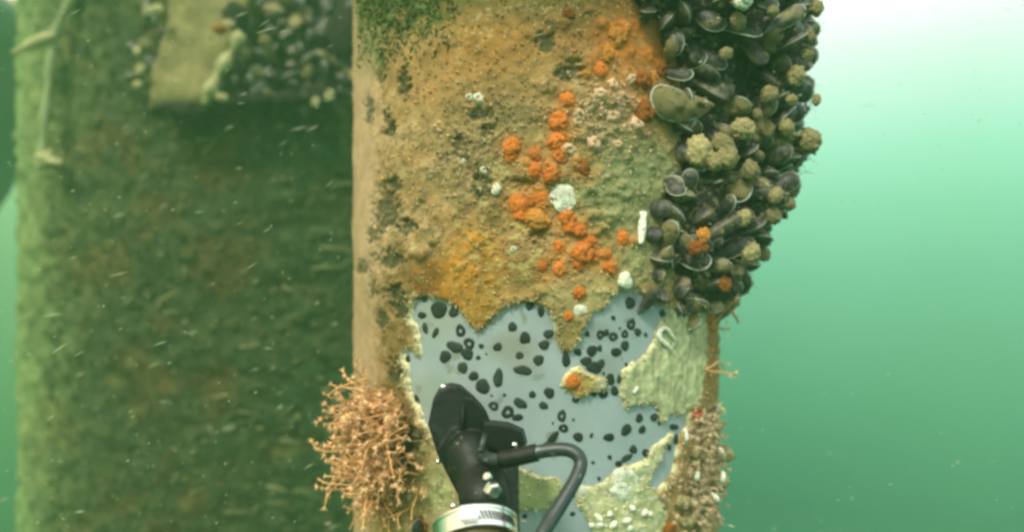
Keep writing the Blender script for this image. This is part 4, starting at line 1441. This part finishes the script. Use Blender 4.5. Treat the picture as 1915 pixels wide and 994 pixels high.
i3 = np.arange(len(t3)).reshape(len(fzv), len(ft))
qf = np.stack([i3[:-1], np.roll(i3[:-1], -1, 1), np.roll(i3[1:], -1, 1), i3[1:]], -1).reshape(-1, 4)
fp = thing('overgrown_pile', 'wide dark overgrown pile in the hazy green background on the left', 'pile')
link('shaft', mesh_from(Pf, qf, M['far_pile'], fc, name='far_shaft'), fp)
fq = []
V, Fc, C = [], [], []
for i in range(2600):
    th_, z_ = rng.uniform(-.55, .45), rng.uniform(-.72, .72)
    n_ = Vector((math.sin(th_), -math.cos(th_), 0))
    p = Vector(cyl2(np.array(th_), np.array(z_), R2 + .002).tolist())
    big = rng.random() < .12
    l = rng.uniform(.03, .10) if big else rng.uniform(.008, .025)  # long pale strands added in place of drifting particle streaks
    t = (n_ * rng.uniform(.2, .8) + Vector((math.cos(th_), math.sin(th_), 0)) * rng.uniform(-.2, 1.2) + Vector((0, 0, rng.uniform(-.2, .9)))).normalized()
    s_ = Vector(rng.normal(size=3)).cross(t).normalized() * (rng.uniform(.0012, .003) if big else rng.uniform(.002, .006))
    w_ = t.cross(s_)
    k = len(V)
    V += [p - s_, p + s_, p + w_, p + t * l]
    Fc += [(k, k + 1, k + 3), (k + 1, k + 2, k + 3), (k + 2, k, k + 3)]
    c_ = np.array((.26, .27, .13)) if big else np.array((.15, .14, .055)) if rng.random() < .5 else np.array((.05, .08, .03))
    C += [c_ * rng.uniform(.6, 1.4)] * 4
ft_ = link('turf', mesh_from(V, Fc, M['turf'], np.array(C), smooth=False, name='far_turf'))
ft_['kind'] = 'stuff'
tag(ft_, 'short weedy turf and particle streak strands on the dark background pile', 'turf')
far_bvh = BVHTree.FromPolygons([tuple(p) for p in Pf.tolist()], qf.tolist())

# tilted timber brace with a mussel-covered side
br = thing('timber_brace', 'tan silted timber brace hanging from above in the left background', 'brace', W(330, 200, 1.45))
def slab(quad_px, d_front, thick_):
    """a plank seen as a px quad at depth d_front, with real thickness away from the camera"""
    f_ = [W(x, y, d_front + dd) for x, y, dd in quad_px]
    b2 = [p + Vector((.02, thick_, .0)) for p in f_]
    bm = bmesh.new()
    vs = [bm.verts.new(p) for p in f_ + b2]
    for q in ((0, 1, 2, 3), (7, 6, 5, 4), (0, 4, 5, 1), (1, 5, 6, 2), (2, 6, 7, 3), (3, 7, 4, 0)):
        bm.faces.new([vs[i] for i in q])
    bmesh.ops.subdivide_edges(bm, edges=bm.edges[:], cuts=14, use_grid_fill=True)
    bmesh.ops.recalc_face_normals(bm, faces=bm.faces)
    V = np.array([v.co[:] for v in bm.verts])
    nn = np.array([v.normal[:] for v in bm.verts])
    bm.normal_update()
    nn = np.array([v.normal[:] for v in bm.verts])
    V = V + nn * ((fbm(V * 1000 / 34, 301, 4) - .5) * .042)[:, None]
    Fc = [[v.index for v in f.verts] for f in bm.faces]
    bm.verts.index_update()
    Fc = [[v.index for v in f.verts] for f in bm.faces]
    bm.free()
    return V, Fc
def bpart(name, V, Fc, mat):
    o = link(name, mesh_from(V, Fc, mat), br)
    o.matrix_parent_inverse = Matrix.Translation(-br.location)
    return o
V, Fc = slab([(345, -160, .03), (520, -160, .03), (392, 194, 0), (277, 203, 0)], 1.40, .18)
bpart('plank', V, Fc, M['timber'])
V, Fc = slab([(520, -160, .02), (700, -160, .05), (640, 170, .03), (425, 185, .01)], 1.47, .18)
bpart('side_plank', V, Fc, M['bed'])
V, Fc = tube(catmull([W(452, 62, 1.39), W(428, 105, 1.385), (W(402, 150, 1.38)), W(384, 196, 1.385)], 6), [.0105 + .005 * math.sin(i) for i in range(19)], 10)
V = np.array([v[:] for v in V])
bpart('pale_edge', V + (vnoise(V * 120, 7)[:, None] - .5) * .008, Fc, M['edge'])
bm_far = []
SN2 = ['left flank', 'upper right side', 'lower right side']
k3 = {}
spots = []
for i in range(9):
    spots.append((random.uniform(252, 312) - i * 2, 5 + i * 17, 1.41, 0))
for yy in range(-8, 195, 26):
    for xx in range(455 - int(yy * .25), 672, 27):
        spots.append((xx + random.uniform(-9, 9), yy + random.uniform(-8, 8), 1.42, 1 if yy < 90 else 2))
for x, y, d, zone in sorted(spots, key=lambda s: (round(s[1] / 26), s[0])):
    ax = Vector((random.uniform(-.7, .7), -random.uniform(.3, 1), random.uniform(-.6, .6)))
    rim_ = random.random() < .5
    tip, L = W(x, y, d + random.uniform(-.015, .015)), random.uniform(.056, .080)
    kk = (zone, rim_, pointing(tip, ax, L))
    i = k3.get(kk, 0)
    k3[kk] = i + 1
    mussel(tip, ax, L, random.randrange(5), 'shell_fur' if random.random() < .25 else 'shell',
           f"{rank(i)} hazy {'pale rimmed' if rim_ else 'dull'} mussel {kk[2]} on the background brace's {SN2[zone]}", 'mussels on the background brace', random.uniform(0, 6), rim_)
for i, (x, y, r) in enumerate(((262, 130, 9), (256, 95, 8), (256, 158, 8), (290, 20, 12), (410, 55, 8), (428, 45, 9), (616, 178, 9), (590, 190, 8), (415, 182, 9))):
    o = link('barnacle', BARE[i % 2])
    o.location = W(x, y, 1.38)
    s = R_(r, 1.38)
    o.scale = (s, s, s)
    o.rotation_mode = 'QUATERNION'
    o.rotation_quaternion = quat_to((random.uniform(-.4, .4), -1, .4), i)
    tag(o, ['pale barnacle halfway down the left flank of the brace', 'pale barnacle above the middle one on the left flank of the brace', 'lowest pale barnacle on the left flank of the brace', 'pale barnacle high on the left flank of the brace',
            'pale barnacle beside the small orange sponge on the brace', 'pale barnacle right of the small orange sponge on the brace', 'pale barnacle at the lower right corner of the brace', 'pale barnacle under the lower right of the brace', 'pale barnacle at the foot of the pale brace edge'][i], 'barnacle', 'barnacles on the brace')
o = link('orange_sponge', sets['rust'][1])
o.location = W(411, 56, 1.37)
o.scale = (R_(13, 1.37),) * 3
tag(o, 'small dull orange sponge on the background brace', 'sponge')
for (x, y, rx, rz), lab in zip(((318, 206, 30, 15), (420, 196, 30, 17), (470, 190, 32, 20), (540, 186, 36, 18), (600, 175, 30, 22), (640, 60, 30, 60), (440, 30, 22, 30)),
        ('flat dark growth under the left end of the brace plank', 'dark shaggy growth at the foot of the pale brace edge', 'dark shaggy growth under the brace just right of the pale edge', 'long dark growth under the middle of the mussel covered brace',
         'dark growth at the lower right corner of the brace', 'tall dark growth between the brace and the near pile', 'dark growth beside the small orange sponge on the brace')):
    o = link('sponge', mesh_from(*fuzzy[x % 4], M['bed'], name='dark_sponge'))
    o.location = W(x, y, 1.41)
    o.scale = (R_(rx, 1.41), R_(20, 1.41), R_(rz, 1.41))
    tag(o, lab, 'sponge', 'dark growth on the brace')
o = link('sponge', mesh_from(*fuzzy[1], M['bed'], name='dark_sponge'))
o.location = W(362, 212, 1.42)
o.scale = (R_(44, 1.42), R_(34, 1.42), R_(26, 1.42))
tag(o, 'dark shaggy lump hanging under the end of the brace', 'sponge')

# strap at the far left
sp_ = thing('hanging_strap', 'pale weathered strap hanging down the left side of the background pile', 'strap', W(90, 200, 1.537))
def spart(name, V, Fc, mat):
    o = link(name, mesh_from(V, Fc, mat), sp_)
    o.matrix_parent_inverse = Matrix.Translation(-sp_.location)
p_ = catmull([W(150, -30, 1.525), W(112, 40, 1.525), W(100, 80, 1.525), W(92, 150, 1.525), W(84, 230, 1.525), W(78, 300, 1.525)], 6)
V, Fc = tube(p_, [  .0100 + .0020 * math.sin(i * .9) for i in range(len(p_))], 10)
spart('band', V, Fc, M['strap'])
V, Fc = tube(catmull([W(104, 66, 1.519), W(75, 76, 1.513), W(48, 88, 1.507), W(22, 100, 1.501)], 5), [.008, .010, .012, .013, .013, .013, .013, .012, .011, .010, .009, .008, .007, .006, .005, .003], 10)
spart('loose_end', V, Fc, M['edge'])
bmv, bmf = bumpy(500, nb=14, amp=.4, flat=1)
kn = [W(84, 300, 1.507) + Vector((v[0] * .022, v[1] * .018, v[2] * .022)) for v in bmv]
spart('knot', kn, bmf, M['edge'])
V, Fc = tube(catmull([W(84, 300, 1.501), W(100, 302, 1.495), W(118, 304, 1.488)], 5), [.008, .008, .009, .010, .009, .008, .008, .007, .007, .006, .004], 8)
spart('knot_tail', V, Fc, M['edge'])

# dark sloping member behind, top left
a_ = W(0, 290, 3.2)
b_ = W(100, 130, 3.2)
dv = (b_ - a_).normalized()
pv_ = Vector((-dv.z, 0, dv.x))
ctr = a_ + pv_ * .60
pts = [ctr + dv * t for t in np.linspace(-2.2, .62, 24)]
V, Fc = tube(pts, [.60 + .008 * math.sin(i * 1.7) for i in range(24)], 48)
dm = link('sloping_brace', mesh_from(V, Fc, M['dark_steel']))
tag(dm, 'dark thick sloping brace faint in the top left corner', 'brace')

# ------------------------------------------------------------------ marine snow drifting in the water
V, Fc = [], []
for i in range(1500):
    px, py = rng.uniform(-60, 1980), rng.uniform(-40, 1030)
    d = rng.uniform(.30, 1.0)
    if 640 < px < 1560 and d > .48:
        d = rng.uniform(.25, .48)
    if rng.random() < .5 and px > 640:
        continue
    if i < 160:
        d = rng.uniform(.13, .26)
    c = W(px, py, d)
    s = R_(rng.uniform(.5, 1.5), d)
    l = s * (rng.uniform(1, 3) if rng.random() < (.80 if px < 640 else .97) else rng.uniform(5, 18))  # long slivers stand for the motion streaks of moving particles
    t = Vector((1, rng.normal(0, .3), rng.uniform(.1, .8) if px < 640 else rng.normal(0, .25))).normalized()
    u = Vector(rng.normal(size=3)).cross(t).normalized()
    w = t.cross(u)
    s0 = len(V)
    V += [c - t * l, c + u * s, c + w * s, c - u * s, c - w * s, c + t * l]
    for k in range(4):
        Fc += [(s0, s0 + 1 + (k + 1) % 4, s0 + 1 + k), (s0 + 5, s0 + 1 + k, s0 + 1 + (k + 1) % 4)]
sn = link('marine_snow', mesh_from(V, Fc, M['snow'], smooth=False))
sn['kind'] = 'stuff'
tag(sn, 'fine pale particles and motion streaks drifting in the green water', 'particles')
